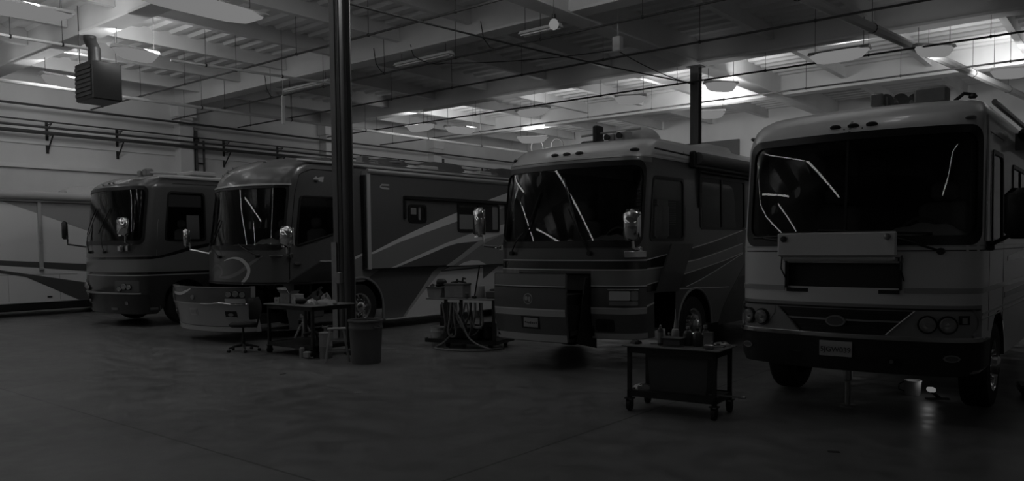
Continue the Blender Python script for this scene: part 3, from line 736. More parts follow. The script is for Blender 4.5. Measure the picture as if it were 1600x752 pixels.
# ================= nearest coach: white, black bumper, raised hood lid
S=S4;O=S.af-S.yf
t=mkcoach('motorhome','nearest white motorhome with black bumper and raised front lid, at right',S,
 ([M['white_paint'],M['house4'],M['black'],M['cap4']],lambda a,z:3 if z>3.04 else (1 if z<1.2 and abs(a)<1.6 else 0)),.55,None,
 [(-1.14,1.30,1.92,3.02),(-.60,.56,1.42,1.68),(O+1.0,O+1.75,1.9,2.85),(O+2.6,O+4.2,1.95,2.8)],[1.55],.49,.50,1.25,bulk=4.4)
windscreen(t,S,-1.14,1.30,1.92,3.02,.14,split=.02)
cab(t,S,1.98,cloth=[(-1.1,-.05,.10,3),(.3,1.25,.19,8)],zf=1.25)
b=MB();b.box(-.58,.54,.5,.52,1.40,1.7);b.box(-.6,.56,.02,.5,1.36,1.4);b.box(-.6,.56,.02,.5,1.7,1.74);b.box(-.62,-.6,.02,.5,1.4,1.7);b.box(.56,.58,.02,.5,1.4,1.7);obj('service_bay',b,M['black'],t)
b=MB();b.rbox(.0,.14,.3,.45,1.44,1.55,.02);b.rbox(-.3,-.12,.3,.45,1.42,1.5,.02);b.tube([(-.4,.2,1.44),(-.2,.25,1.5),(.1,.22,1.48),(.3,.3,1.55)],.018);obj('bay_components',b,M['grey_plastic'],t)
b=MB();b.rbox(.33,.40,.25,.33,1.52,1.6,.01);obj('relay_box',b,M['brushed'],t)
b=MB();b.rbox(-.665,.555,-.10,-.055,1.745,2.015,.03);b.rbox(-.63,.53,-.055,-.0,1.70,1.76,.02);o=obj('front_lid',b,M['white_paint'],t,label='white lid flipped up in front of the windshield')
for x in (-.59,.47):
    b=MB();b.lathe([(.034,0),(.034,-.02),(.01,-.028)],(x,-.10,1.955 if x>0 else 1.94),'y',12);obj('latch',b,M['brushed' if x>0 else 'dark_steel'],o)
b=MB();thick(S,arr(-.64,.60,12),con(1.685),con(1.735),1,0,.025,b);obj('lid_hinge_rail',b,M['silver'],t)
for x in (-.62,.60):
    b=MB();b.tube([S.pt(x,1.5,.01),(x,-.1,1.62),(x,-.07,1.76)],.008,6);obj('lid_stay',b,M['black'],t)
# trim lines and belt
b=MB()
for z0,z1,m in ((1.845,1.862,0),(1.80,1.812,1)): thick(S,arr(-S.af,S.af+7,70),con(z0),con(z1),1,0,.006,b,m)
obj('trim_stripes',b,[M['silver'],M['gasket']],t)
b=MB()
for A in (arr(-S.af,-.64,14),arr(.60,S.af,14),arr(S.af,S.af+7,12)): thick(S,A,con(1.37),con(1.425),1,0,.008,b)
obj('belt_moulding',b,M['grey_paint'],t)
b=MB();thick(S,arr(S.af,S.af+7,12),con(1.14),con(1.165),1,0,.006,b);thick(S,arr(S.af,S.af+7,12),con(1.09),con(1.105),1,0,.006,b);obj('side_trim',b,M['grey_paint'],t)
b=MB();polyside(S,[(2.2,1.72),(4,1.8),(7,1.9)],[(2.2,1.66),(4,1.68),(7,1.7)],.003,b);polyside(S,[(2.0,1.30),(7,1.34)],[(2.0,1.24),(7,1.24)],.003,b);obj('side_stripes',b,M['dark_paint'],t)
# lower fascia: grille, lamp housings, chrome bar, bumper
def gr(z):  # half width of the grille recess at height z
    return lerp(.44,.70,(z-.93)/(1.185-.93))
b=MB();A=arr(-.70,.70,28)
thick(S,A,lambda a:max(.93,.93+(abs(a)-.44)*.98),con(1.185),3,-.02,.010,b);gri=obj('grille',b,M['black'],t)
b=MB()
for k in range(6):
    z=.955+k*.04
    if abs(z-1.06)>.012: thick(S,arr(-gr(z)+.02,gr(z)-.02,16),con(z),con(z+.012),1,0,.016,b)
obj('grille_bars',b,M['black'],gri)
b=MB();thick(S,arr(-.60,.60,20),con(1.065),con(1.083),1,0,.03,b)
for s in (-1,1):
    b.tube([S.pt(s*.445,.935,.03),S.pt(s*.575,1.065,.03),S.pt(s*.705,1.185,.03)],.012,6)
obj('grille_trim',b,M['brushed'],gri)
b=MB();disc(b,S,-.05,1.06,.105,.02,.028,rz=.06);disc(b,S,-.05,1.06,.085,.03,.022,1,rz=.045);obj('oval_badge',b,[M['brushed'],M['grey_plastic']],gri)
b=MB();thick(S,arr(-S.af+.06,S.af-.06,40),con(1.195),con(1.215),1,-.01,.004,b);obj('fascia_gap',b,M['gasket'],t)
b=MB();thick(S,arr(-S.af+.1,S.af-.1,44),con(.885),con(.93),2,0,.05,b);obj('chrome_bumper_strip',b,M['alu'],t,bevel=.004)
b=MB();thick(S,arr(-S.af-.15,S.af+.35,50),lambda a:.53+(.06 if abs(a)>1.2 else 0),con(.885),5,-.04,.035,b);bp=obj('front_bumper',b,M['black'],t,bevel=.006)
for a in (-.5,.28,.55):
    b=MB();thick(S,arr(a-.07,a+.07,3),con(.63),con(.70),1,.03,.04,b);obj('bumper_slot',b,M['gasket'],bp)
for a in (-1.12,1.04):
    b=MB();disc(b,S,a,.72,.078,.036,.012,rz=.036);f=obj('fog_lamp',b,M['brushed'],bp);b=MB();disc(b,S,a,.72,.06,.048,.008,rz=.024);obj('lamp_glass',b,M['grey_plastic'],f)
b=MB();disc(b,S,.50,.665,.02,.035,.03);obj('tow_light',b,M['brushed'],bp)
plate(t,S,-.045,.76,'5JGW039',.34,.165,off=.05)
for s in (-1,1):
    b=MB();A=arr(.60,1.30,16) if s>0 else arr(-1.34,-.76,14)
    f=(lambda a:.95+max(0,(.83-a))*1.0) if s>0 else (lambda a:.95+max(0,(.90+a))*1.1)
    thick(S,A,f,con(1.19),3,0,.006,b);h=obj('headlamp_housing',b,M['house4'],t)
    for a in ((.82,1.0) if s>0 else (-1.10,-.92)): headlamp(h,S,a,1.055,.075)
    a=1.15*s if s>0 else -1.22
    b=MB();thick(S,arr(a-.05,a+.05,3),con(1.06),con(1.15),2,.004,.02,b);obj('turn_signal',b,M['gasket'],h);b=MB();thick(S,arr(a-.025,a+.02,3),con(1.07),con(1.13),2,.02,.03,b);obj('signal_lens',b,M['brushed'],h)
    b=MB();e=[S.pt(s*(1.24+.10*math.sin(math.pi*k/8*1.0)),.94+.26*k/8,.012) for k in range(9)];b.tube(e,.016,6);obj('housing_trim',b,M['brushed'],h)
for a in (-1.30,-.14,.05,.24,1.18): marker(t,S,a,3.14,'dark_steel' if abs(a)<.5 else 'house4')
for a in (-.04,.15):
    b=MB();disc(b,S,a,3.11,.008,0,.005);obj('cap_screw',b,M['gasket'],t)
wiper(t,S,.93,1.80,.35,1.99,(-.25,2.03,.85,1.98));wiper(t,S,-.25,1.86,-.9,1.95,(-1.05,1.96,-.3,1.98))
b=MB();thick(S,arr(.01,.035,2),con(3.03),con(3.2),4,0,.003,b);obj('cap_seam',b,M['house4'],t)
# roof gear
b=MB();z=3.46
for k,(x,l) in enumerate(((.10,.62),(.24,.5),(.38,.4))):
    b=MB();b.lathe([(.02,l),(.025,.1),(.04,.05),(.09,0),(.10,-.02)],(x,1.25+.1*k,3.53),'y',14);b.box(x-.02,x+.02,1.4,1.45,3.43,3.5);obj('air_horn',b,M['chrome'],t)
b=MB();b.rbox(-.02,.12,1.05,1.2,3.46,3.62,.02);b.box(.0,.1,1.09,1.16,3.42,3.46);obj('spot_light',b,M['alu'],t)
b=MB();b.rbox(.40,.74,1.25,1.45,3.46,3.66,.03);obj('air_filter_box',b,M['guard'],t)
b=MB();b.tube([(.8,1.3,3.46),(.9,1.3,3.54),(1.0,1.35,3.52)],.02);b.lathe([(.03,-.02),(.05,.0),(.03,.03)],(.98,1.34,3.5),'z',10);obj('camera_stalk',b,M['dark_steel'],t)
acunit(t,3.2,3.45);
b=MB();b.tube([(S.hw+.03,.75,3.33),(S.hw+.03,9,3.36)],.03);obj('rain_gutter',b,M['silver'],t)
b=MB();b.tube([(S.hw+.10,2.6,3.18),(S.hw+.10,8,3.18)],.075,10);b.box(S.hw,S.hw+.1,2.6,2.66,3.0,3.2);obj('awning_roll',b,M['grey_plastic'],t)
sidewin(t,S,1.0,1.75,1.9,2.85,.06,gl='window');sidewin(t,S,2.6,4.2,1.95,2.8,.06,split=3.3)
b=MB()
for y in (.86,1.88): thick(S,[y+O-.006,y+O+.006],con(.95),con(3.05),3,0,.003,b)
thick(S,arr(.86+O,1.88+O,4),con(3.045),con(3.057),1,0,.003,b);obj('door_seam',b,M['gasket'],t)
mirror(t,(S.hw+.02,.65,1.85),(S.hw+.22,.45,1.95),(S.hw+.30,.48,2.17),.26,.5,'black',yaw=.1)
b=MB();b.tube([S.pt(1.5,3.2,.01),S.pt(1.52,2.6,.012),S.pt(1.5,1.9,.012)],.012);obj('a_pillar_trim',b,M['silver'],t)
# levelling jack on the floor under the bumper
b=MB();b.lathe([(.09,0),(.09,.02),(.035,.025),(.035,.30),(.048,.31),(.048,.56)],(0,0,0),n=14);b.rbox(-.08,.08,-.06,.06,.5,.58,.01)
obj('levelling_jack',b,M['brushed'],t).location=(-2.685+2.56,9.42-8.72,0)
b=MB();b.box(-.12,.42,.55,.62,.50,.56);b.rbox(-.3,.9,.8,1.0,.44,.52,.02);obj('front_crossmember',b,M['guard'],t)
COACH4=t
# ================= second coach: open nose drawer
S=S3;O=S.af-S.yf;S.sh=.10
base=[M['dark_paint'],M['mid_paint'],M['light_paint'],M['black_paint']]
def c3(a,z):
    if z>3.26: return 2
    if z>3.15 and abs(a)<S.af: return 1
    return 0
t=mkcoach('motorhome','dark striped motorhome with its nose drawer slid out, between white coach and swooshed coach',S,(base,c3),.46,None,
 [(-1.40,1.38,1.92,3.12),(-.86,.56,.50,1.46),(O+.60,O+1.72,1.97,2.93),(O+2.36,O+4.2,2.17,3.04),(O+.75,O+1.45,.46,1.15)],[2.15,8.4],.50,.52,1.2,bulk=4.6)
windscreen(t,S,-1.40,1.38,1.92,3.12,.20)
cab(t,S,2.0,cloth=[(.35,1.2,.13,5)],zf=1.2)
sidewin(t,S,.60,1.72,1.97,2.93,.07);sidewin(t,S,2.36,4.2,2.17,3.04,.06,split=3.2)
b=MB();b.rbox(S.hw-.25,S.hw-.12,1.18,1.5,1.98,2.55,.05);b.rbox(S.hw-.22,S.hw-.12,1.22,1.46,2.4,2.72,.04);obj('hanging_white_cover',b,M['paper'],t,label='white cloth bundle seen through the side window')
b=MB();b.box(S.hw-.08,S.hw-.06,.62,1.70,2.6,2.9);obj('window_valance',b,M['curtain'],t)
b=MB()
for k in range(18): b.box(-.3,.5,3.1,3.12,2.25+k*.04,2.268+k*.04)
obj('cabin_blind',b,M['seat'],t)
# front bands
F0,F1=-S.af,S.af
def band(b,z0,z1,m,off=.004,a0=F0,a1=F1): thick(S,arr(a0,a1,40),con(z0),con(z1),1,0,off,b,m)
b=MB();mm=[M['light_paint'],M['black_paint'],M['mid_paint'],M['silver']]
band(b,1.655,1.672,0,.006);band(b,1.53,1.645,1);band(b,1.51,1.525,0,.006)
for a0,a1 in ((F0,-.86),(.56,F1)):
    band(b,1.285,1.505,2,.004,a0,a1);band(b,1.265,1.282,0,.006,a0,a1);band(b,1.245,1.262,1,.004,a0,a1)
    band(b,.93,.948,0,.008,a0,a1);band(b,.85,.93,3,.005,a0,a1);band(b,.47,.555,3,.006,a0,a1)
obj('front_bands',b,mm,t)
b=MB()
polyside(S,[(.52,1.66),(.96,1.71),(1.81,1.80),(2.32,1.86),(2.85,1.93),(3.96,2.11),(6,2.5)],[(.52,1.55),(.93,1.56),(1.73,1.62),(2.26,1.66),(3.17,1.78),(4.1,1.92),(6,2.3)],.004,b,1)
polyside(S,[(.52,1.675),(.96,1.725),(1.81,1.815),(2.32,1.875),(2.85,1.945),(3.96,2.125),(6,2.52)],[(.52,1.66),(.96,1.71),(1.81,1.80),(2.32,1.86),(2.85,1.93),(3.96,2.11),(6,2.5)],.006,b,0)
polyside(S,[(.52,1.535),(.93,1.545),(1.73,1.605),(2.26,1.645),(3.17,1.765),(4.1,1.905)],[(.52,1.52),(.93,1.53),(1.73,1.59),(2.26,1.63),(3.17,1.75),(4.1,1.89)],.006,b,0)
polyside(S,[(.52,1.28),(.79,1.31),(1.65,1.39),(2.32,1.47),(3.36,1.60),(4.11,1.72)],[(.52,1.18),(1.54,1.2),(1.81,1.2),(2.32,1.29),(2.98,1.44),(4.11,1.715)],.004,b,1)
polyside(S,[(.52,1.295),(.79,1.325),(1.65,1.405),(2.32,1.485),(3.36,1.615),(4.11,1.735)],[(.52,1.28),(.79,1.31),(1.65,1.39),(2.32,1.47),(3.36,1.60),(4.11,1.72)],.006,b,0)
polyside(S,[(1.81,1.205),(2.32,1.295),(2.98,1.445),(4.11,1.72)],[(1.81,1.19),(2.32,1.28),(2.98,1.43),(4.11,1.705)],.006,b,0)
polyside(S,[(.52,.975),(.74,1.01)],[(.52,.945),(.74,.99)],.006,b,0)
polyside(S,[(.52,1.53),(1.73,1.59),(2.26,1.63),(3.17,1.75),(4.1,1.89)],[(.52,1.30),(1.65,1.41),(2.32,1.49),(3.36,1.62),(4.1,1.74)],.002,b,2)
polyside(S,[(1.5,1.185),(3.5,1.125)],[(1.5,1.17),(3.5,1.11)],.005,b,0)
obj('side_bands',b,mm,t)
b=MB();thick(S,arr(F0+.1,S.af+.5,40),con(3.225),con(3.25),1,0,.008,b);thick(S,arr(S.af+.5,S.af+1.9,6),con(3.225),con(3.25),1,0,.008,b);obj('cap_trim_line',b,M['silver'],t)
b=MB();q=S.a_of_y(1.79)
thick(S,[q-.006,q+.006],con(.5),con(3.4),3,0,.003,b);obj('cap_seam',b,M['gasket'],t)
b=MB();b.tube([(S.hw,2.15-.64*math.cos(math.pi*k/14),.52+.64*math.sin(math.pi*k/14)) for k in range(15)],.022,6);obj('wheel_arch_lip',b,M['mid_paint'],t)
b=MB();polyside(S,[(3.1,.52),(3.3,.8),(3.5,.98),(3.9,1.28),(4.3,1.6),(8,1.62)],[(3.1,.46),(8,.46)],.004,b);obj('side_flare',b,M['black_paint'],t)
# drawer opening box
b=MB();x0,x1=-.74,.65
b.box(x0,x1,1.45,1.5,.5,1.46);b.box(x0-.03,x0,.1,1.45,.5,1.46);b.box(x1,x1+.03,.1,1.45,.5,1.46);b.box(x0,x1,.12,1.45,1.46,1.5);obj('generator_bay',b,M['black'],t)
# sliding drawer, moved .62 out of the nose
D=.62
class Off:
    def __init__(s,S,d): s.S=S;s.d=d;s.af=S.af
    def pt(s,a,z,off=0): p=s.S.pt(a,z,off);return (p[0],p[1]-s.d,p[2])
    def at(s,a,z): return s.pt(a,z)
    def nrm(s,a,z): return s.S.nrm(a,z)
SD=Off(S,D)
b=MB();A,lo,hi=rr(-.87,.53,.44,1.48,.03);thick(SD,A,lo,hi,8,-.05,0,b);dr=obj('nose_drawer',b,M['dark_paint'],t,label='nose section of the coach slid forward on rails')
b=MB()
def dband(z0,z1,m,off): thick(SD,arr(-.85,.52,16),con(z0),con(z1),1,0,off,b,m)
dband(1.30,1.465,2,.003);dband(1.28,1.295,0,.006);dband(1.255,1.278,1,.004);dband(.93,.948,0,.007);dband(.84,.93,3,.005);dband(.455,.56,3,.006)
obj('drawer_bands',b,mm,dr)
b=MB();disc(b,SD,-.13,1.095,.085,.003,.006);disc(b,SD,-.13,1.095,.070,.006,.006,1);disc(b,SD,-.16,1.10,.03,.012,.004,0,rz=.035);disc(b,SD,-.10,1.09,.022,.012,.004,0,rz=.04);obj('round_badge',b,[M['grey_paint'],M['dark_paint']],dr)
b=MB();thick(SD,arr(-.28,.07,6),con(.64),con(.83),2,0,.004,b);obj('plate_recess',b,M['gasket'],dr)
pl=plate(t,SD,-.09,.735,None,.27,.14,'grey_paint',off=.012,parent=dr)
b=MB()
for k in range(7): thick(SD,arr(-.20+k*.034,-.20+k*.034+.02,1),con(.70+.004*(k%2)),con(.755-.006*(k%3)),1,.018,.021,b)
obj('worn_characters',b,M['umber_paint'],pl)
b=MB();b.box(-.72,.60,-.50,.35,.5,.56);b.box(.56,.60,-.50,.75,.45,1.0);b.box(-.72,-.68,-.50,.75,.5,1.0);b.box(-.6,.52,-.38,.25,.56,1.15);obj('generator',b,M['black'],dr)
b=MB();b.box(.605,.625,-.45,.85,.55,.62);obj('drawer_rail',b,M['dark_steel'],dr)
b=MB();b.prism([(-.3,.42),(.25,.30),(.25,1.4),(-.05,1.4)],'x',.62,.635);obj('rubber_flap',b,M['black'],dr)
# right headlamp and fog lamp
b=MB();A,lo,hi=rr(.83,1.32,.965,1.225,.03);thick(S,A,lo,hi,2,0,.02,b);h=obj('headlamp',b,M['grey_plastic'],t)
b=MB();A,lo,hi=rr(.86,1.17,1.06,1.20,.02);thick(S,A,lo,hi,2,.02,.034,b);obj('main_lens',b,M['lamp_mirror'],h)
b=MB();A,lo,hi=rr(1.18,1.30,1.06,1.20,.02);thick(S,A,lo,hi,2,.02,.034,b);obj('turn_lens',b,M['brushed'],h)
b=MB();A,lo,hi=rr(.86,1.30,.985,1.045,.02);thick(S,A,lo,hi,2,.02,.03,b);obj('lower_lens',b,M['brushed'],h)
b=MB();thick(S,arr(.84,1.31,8),con(1.222),con(1.232),1,0,.034,b);obj('headlamp_trim',b,M['chrome'],h)
b=MB();A,lo,hi=rr(.63,.93,.58,.77,.04);thick(S,A,lo,hi,2,0,.01,b);h=obj('fog_lamp',b,M['gasket'],t);b=MB();bowl(b,S,.78,.68,.05,.02,-.0);disc(b,S,.78,.68,.05,.01,.01);obj('lamp_glass',b,M['dark_steel'],h)
b=MB();A,lo,hi=rr(-1.42,-.95,.965,1.225,.03);thick(S,A,lo,hi,2,0,.03,b);obj('headlamp',b,M['alu'],t)
for a in (-1.30,-.29,-.05,.19,1.12): marker(t,S,a,3.33,'amber',.075,.028)
wiper(t,S,-1.02,1.77,-.75,2.1,(-.72,2.0,-.45,2.75));wiper(t,S,.55,1.77,.15,2.45,(.0,2.95,.32,2.15))
mirror(t,(1.30,.38,1.82),(1.42,.02,1.86),(1.43,-.02,2.18),.26,.46,'chrome',yaw=.35)
mirror(t,(-1.34,.35,1.86),(-1.52,.08,1.9),(-1.60,.05,2.3),.24,.5,'chrome',yaw=-.2)
b=MB();thick(S,arr(1.08,1.48,5),con(1.70),con(1.80),1,0,.06,b);obj('mirror_mount',b,M['alu'],t,bevel=.01)
# roof gear
zt=3.6
b=MB();b.rbox(.08,.17,1.0,1.2,3.52,3.86,.015);b.rbox(-.16,.34,1.0,1.2,3.50,3.62,.02);obj('dark_antenna_base',b,M['black'],t)
b=MB();b.rbox(.36,.54,.9,1.12,3.54,3.69,.02);obj('air_horn_box',b,M['silver'],t);b=MB();b.rbox(.57,.78,.9,1.1,3.54,3.71,.02);obj('air_horn_box',b,M['silver'],t);b=MB();b.lathe([(.05,0),(.03,.1),(.02,.3)],(.45,.84,3.62),'y',12);b.lathe([(.05,0),(.03,.1),(.02,.3)],(.68,.84,3.63),'y',12);obj('air_horns',b,M['dark_steel'],t)
b=MB();vs=[];n=18
for j in range(7):
    q=math.pi/2*j/6
    for i in range(n):
        w=2*math.pi*i/n;vs.append((.62+.38*math.cos(q)*math.cos(w),1.55+.38*math.cos(q)*math.sin(w),3.58+.27*math.sin(q)))
b.add(vs,[(j*n+i,j*n+(i+1)%n,(j+1)*n+(i+1)%n,(j+1)*n+i) for j in range(6) for i in range(n)]);obj('satellite_dome',b,M['white_plastic'],t,smooth=70)
b=MB();b.tube([(-.2,1.1,3.72),(.3,1.12,3.74),(.9,1.15,3.75)],.02);obj('roof_bar',b,M['white_plastic'],t)
acunit(t,4.6,3.58,.35,1.2,.8,.26);b=MB();b.rbox(-.1,.4,6.6,7.2,3.58,3.75,.04);obj('roof_vent',b,M['white_plastic'],t)
acunit(t,8.6,3.58,.1,1.2,.8,.3)
b=MB();b.tube([(S.hw+.11,2.0,3.30),(S.hw+.11,9.5,3.30)],.10,12);b.tube([(S.hw+.06,2.0,3.19),(S.hw+.06,9.5,3.19)],.035,8);obj('awning_roll',b,M['grey_plastic'],t,label='dark rolled awning along the roof edge')
b=MB();b.rbox(S.hw,S.hw+.1,1.92,2.0,3.14,3.42,.02);b.tube([(S.hw+.02,.75,3.36),(S.hw+.02,1.9,3.34)],.014);obj('awning_bracket',b,M['black'],t)
b=MB();o=S.hw+.0
b.rbox(o,o+.03,2.26,2.34,2.5,3.12,.01);b.rbox(o,o+.05,2.26,5.0,3.08,3.14,.02);obj('slide_awning',b,M['black'],t)
# open front locker and its hanging door
b=MB();b.box(S.hw-.6,S.hw-.55,.78,1.42,.5,1.14);b.tube([(S.hw-.4,.9,.6),(S.hw-.35,1.0,.9),(S.hw-.4,1.3,1.0)],.04);b.rbox(S.hw-.5,S.hw-.2,.85,1.15,.55,.8,.03);obj('locker_contents',b,M['grey_plastic'],t)
b=MB();vs=[(S.hw+.03,.74,1.17),(S.hw+.03,1.45,1.14),(S.hw+.16,1.70,1.90),(S.hw+.16,.97,1.90)];vs+=[(x+.03,y,z) for x,y,z in vs]
b.add(vs,[(0,1,2,3),(7,6,5,4),(0,4,5,1),(1,5,6,2),(2,6,7,3),(3,7,4,0)]);obj('locker_door',b,M['dark_paint'],t,label='locker door propped open on the side')
b=MB();b.rbox(S.hw-.3,S.hw-.2,.9,1.35,.52,.56,.01);obj('locker_shelf',b,M['brushed'],t)
COACH3=t
# ================= third coach: swooshes, long side with slide-out
S=S2;O=S.af-S.yf;S.sh=.10
base=[M['dark_paint'],M['mid_paint'],M['light_paint'],M['black_paint']]
t=mkcoach('motorhome','long dark motorhome with sweeping pale swooshes and pulled-out front bumper, behind the column',S,(base,lambda a,z:0),.2,None,
 [(-1.42,1.42,1.92,3.16),(-1.30,1.46,.22,1.15),(O+.76,O+1.86,1.93,2.97),(O+.72,O+1.76,.22,1.14)],[2.48,9.8],.52,.56,1.2,bulk=5.0)
windscreen(t,S,-1.42,1.42,1.92,3.16,.10)
cab(t,S,2.0,cloth=[(.5,1.25,.18,6)],zf=1.2)
sidewin(t,S,.76,1.86,1.93,2.97,.08,slant=.28)
b=MB();polyside(S,[(.76,1.93),(1.3,2.0),(1.7,2.18),(1.95,2.3)],[(.7,1.88),(1.3,1.88),(1.7,1.9),(1.95,1.9)],.003,b);obj('window_sill_panel',b,M['dark_paint'],t)
b=MB();thick(S,arr(-1.5,1.5,40),con(3.185),con(3.215),1,0,.03,b);obj('visor_trim',b,M['silver'],t,label='bright trim line above the windshield')
b=MB();thick(S,arr(-S.af,S.af+.5,40),con(1.17),con(1.20),1,0,.01,b);obj('fascia_gap',b,M['gasket'],t)
# pale loop on the nose
def ribbon(S,P,W,b,m=0,off=.005,n=6):
    Q=[]
    for i in range(len(P)-1):
        p0,p1,p2,p3=P[max(0,i-1)],P[i],P[i+1],P[min(len(P)-1,i+2)]
        for k in range(n):
            u=k/n;Q.append(tuple(.5*((2*p1[j])+(-p0[j]+p2[j])*u+(2*p0[j]-5*p1[j]+4*p2[j]-p3[j])*u*u+(-p0[j]+3*p1[j]-3*p2[j]+p3[j])*u**3) for j in (0,1))+(lerp(W[i],W[i+1],u),))
    Q.append(P[-1]+(W[-1],));vs=[]
    for i,(a,z,w) in enumerate(Q):
        A=Q[max(0,i-1)];B=Q[min(len(Q)-1,i+1)];dx,dz=B[0]-A[0],B[1]-A[1];L=math.hypot(dx,dz) or 1
        for s in (-1,0,1): vs.append(S.pt(a-dz/L*w/2*s,z+dx/L*w/2*s,off))
    b.add(vs,[(i*3+j,(i+1)*3+j,(i+1)*3+j+1,i*3+j+1) for i in range(len(Q)-1) for j in (0,1)],m)
b=MB();b.keep=True
ribbon(S,[(-.15,1.64),(.15,1.70),(.42,1.66),(.60,1.50),(.58,1.33),(.42,1.17)],[.015,.035,.07,.09,.08,.06],b,0,.008)
ribbon(S,[(-.95,1.22),(-.75,1.45),(-.50,1.55),(-.28,1.48),(-.25,1.36),(-.40,1.29)],[.03,.04,.06,.06,.04,.02],b,1)
ribbon(S,[(-.40,1.285),(.0,1.30),(.35,1.40),(.65,1.58),(.95,1.74)],[.02,.07,.08,.07,.02],b,1)
obj('nose_swoosh',b,[M['light_paint'],M['mid_paint']],t,label='pale looping swoosh on the nose')
# pulled-out front section
D=.82;SD=Off(S,D)
b=MB();A=arr(-S.af+.18,S.af-.06,44);thick(SD,A,lambda a:.24+(.0),con(1.145),8,-.06,0,b);dr=obj('front_section',b,[M['dark_paint']],t,label='whole front bumper section pulled forward')
b=MB();A=arr(-S.af+.2,S.af-.08,44);thick(SD,A,lambda a:.36,lambda a:.80,3,0,.012,b);thick(SD,A,con(.25),con(.345),2,0,.02,b,1);thick(SD,A,con(.795),con(.815),1,0,.022,b,1);b2=obj('lower_fascia',b,[M['grey_paint'],M['silver']],dr,label='light grey lower fascia')
b=MB();q=S.af-.07;thick(SD,[q-.03,q+.06],con(.24),con(1.15),4,-.07,.02,b);obj('edge_trim',b,M['silver'],dr)
b=MB();thick(SD,arr(-S.af+.18,S.af-.06,30),con(1.12),con(1.147),1,-.02,.01,b);obj('top_edge',b,M['brushed'],dr)
b=MB();b.keep=True;ribbon(SD,[(-1.15,1.02),(-.8,.99),(-.45,.99),(-.2,1.04),(-.02,1.10)],[.03,.06,.06,.05,.02],b,0,.008);ribbon(SD,[(-1.3,.85),(-1.26,1.0),(-1.2,1.1)],[.1,.1,.08],b,0,.008);obj('section_swoosh',b,[M['light_paint']],dr)
for s in (-1,1):
    b=MB();A=arr(.86,1.42,14) if s>0 else arr(-1.40,-.95,10)
    f=(lambda a:.80),(lambda a:min(1.07,.86+(abs(a)-.8)*1.2))
    thick(SD,A,f[0],f[1],4,0,.012,b);h=obj('headlamp',b,M['grey_plastic'],dr)
    if s>0:
        for a,z,r in ((1.02,1.0,.055),(1.16,1.01,.06),(1.30,.99,.055)): headlamp(h,SD,a,z,r,'lamp_unit')
        b=MB();A,lo,hi=rr(.93,1.38,.83,.915,.02);thick(SD,A,lo,hi,2,.012,.022,b);obj('lower_lens',b,M['lamp_mirror'],h)
        b=MB();b.tube([SD.pt(a,.808+(.03*max(0,(.3-abs(a-.8))/.3) if a>.5 else 0),.03) for a in arr(.3,1.4,16)],.012,6);obj('chrome_line',b,M['chrome'],h)
b=MB();disc(b,SD,.05,.93,.06,.004,.012,rz=.045);disc(b,SD,.06,.925,.03,.012,.012,0,rz=.02);obj('badge',b,M['brushed'],dr)
b=MB();A,lo,hi=rr(-.13,.13,.57,.71,.015);thick(SD,A,lo,hi,2,.012,.022,b);thick(SD,arr(-.1,.1,3),con(.60),con(.68),1,.022,.028,b,1);obj('plate_bracket',b,[M['silver'],M['grey_paint']],dr)
for a in (-1.05,1.0):
    b=MB();A,lo,hi=rr(a-.13,a+.13,.53,.67,.02);thick(SD,A,lo,hi,2,.012,.02,b);h=obj('fog_lamp',b,M['gasket'],dr);b=MB();disc(b,SD,a,.60,.06,.02,.012,rz=.03);obj('lamp_glass',b,M['brushed'],h);b=MB();thick(SD,arr(a-.12,a+.12,3),con(.535),con(.55),1,.012,.028,b);obj('fog_trim',b,M['silver'],h)
b=MB();b.box(-1.0,1.0,-.45,.9,.35,.42);b.box(-1.0,-.9,-.45,.9,.42,.55);b.box(.9,1.0,-.45,.9,.42,.55);b.box(-.85,.5,-.4,.3,.42,1.0);obj('slide_tray',b,M['black'],dr)
b=MB();b.box(-1.25,1.25,1.2,1.26,.25,1.18);b.box(-.3,.3,.7,1.15,.5,1.0);b.tube([(.5,.6,1.1),(.7,.7,.8),(1.0,.9,.7),(1.2,1.1,.4)],.03);b.tube([(.9,.6,1.1),(1.0,.8,.9),(.8,1.1,.5)],.025);b.rbox(.7,1.1,.8,1.1,.3,.6,.03);obj('nose_machinery',b,M['black'],t)
# wipers, mirrors
wiper(t,S,-.30,1.72,-.6,1.95,(-.9,1.95,-.45,2.5));wiper(t,S,.85,1.74,.35,1.98,(.2,1.96,.7,1.96))
mirror(t,(1.38,.66,1.74),(1.66,.38,1.80),(1.75,.32,2.12),.30,.42,'chrome',yaw=.4)
mirror(t,(-1.36,.55,1.76),(-1.9,.28,1.88),(-2.0,.25,2.15),.16,.42,'chrome',yaw=-.2)
b=MB();thick(S,arr(1.12,1.42,4),con(1.73),con(1.76),1,0,.05,b);obj('mirror_mount',b,M['alu'],t);b=MB();b.rbox(S.hw,S.hw+.05,.75,.9,1.55,1.60,.01);obj('door_handle',b,M['alu'],t)
for a,z in ((-1.2,3.62),(-.9,3.66),(.35,3.72),(-1.05,3.5),(-.75,3.55)): marker(t,S,a,z,'brushed',.05,.02)
for y,z in ((.72,3.45),):
    b=MB();b.rbox(S.hw-.02,S.hw+.02,1.3,1.4,3.30,3.34,.01);obj('side_marker',b,M['brushed'],t)
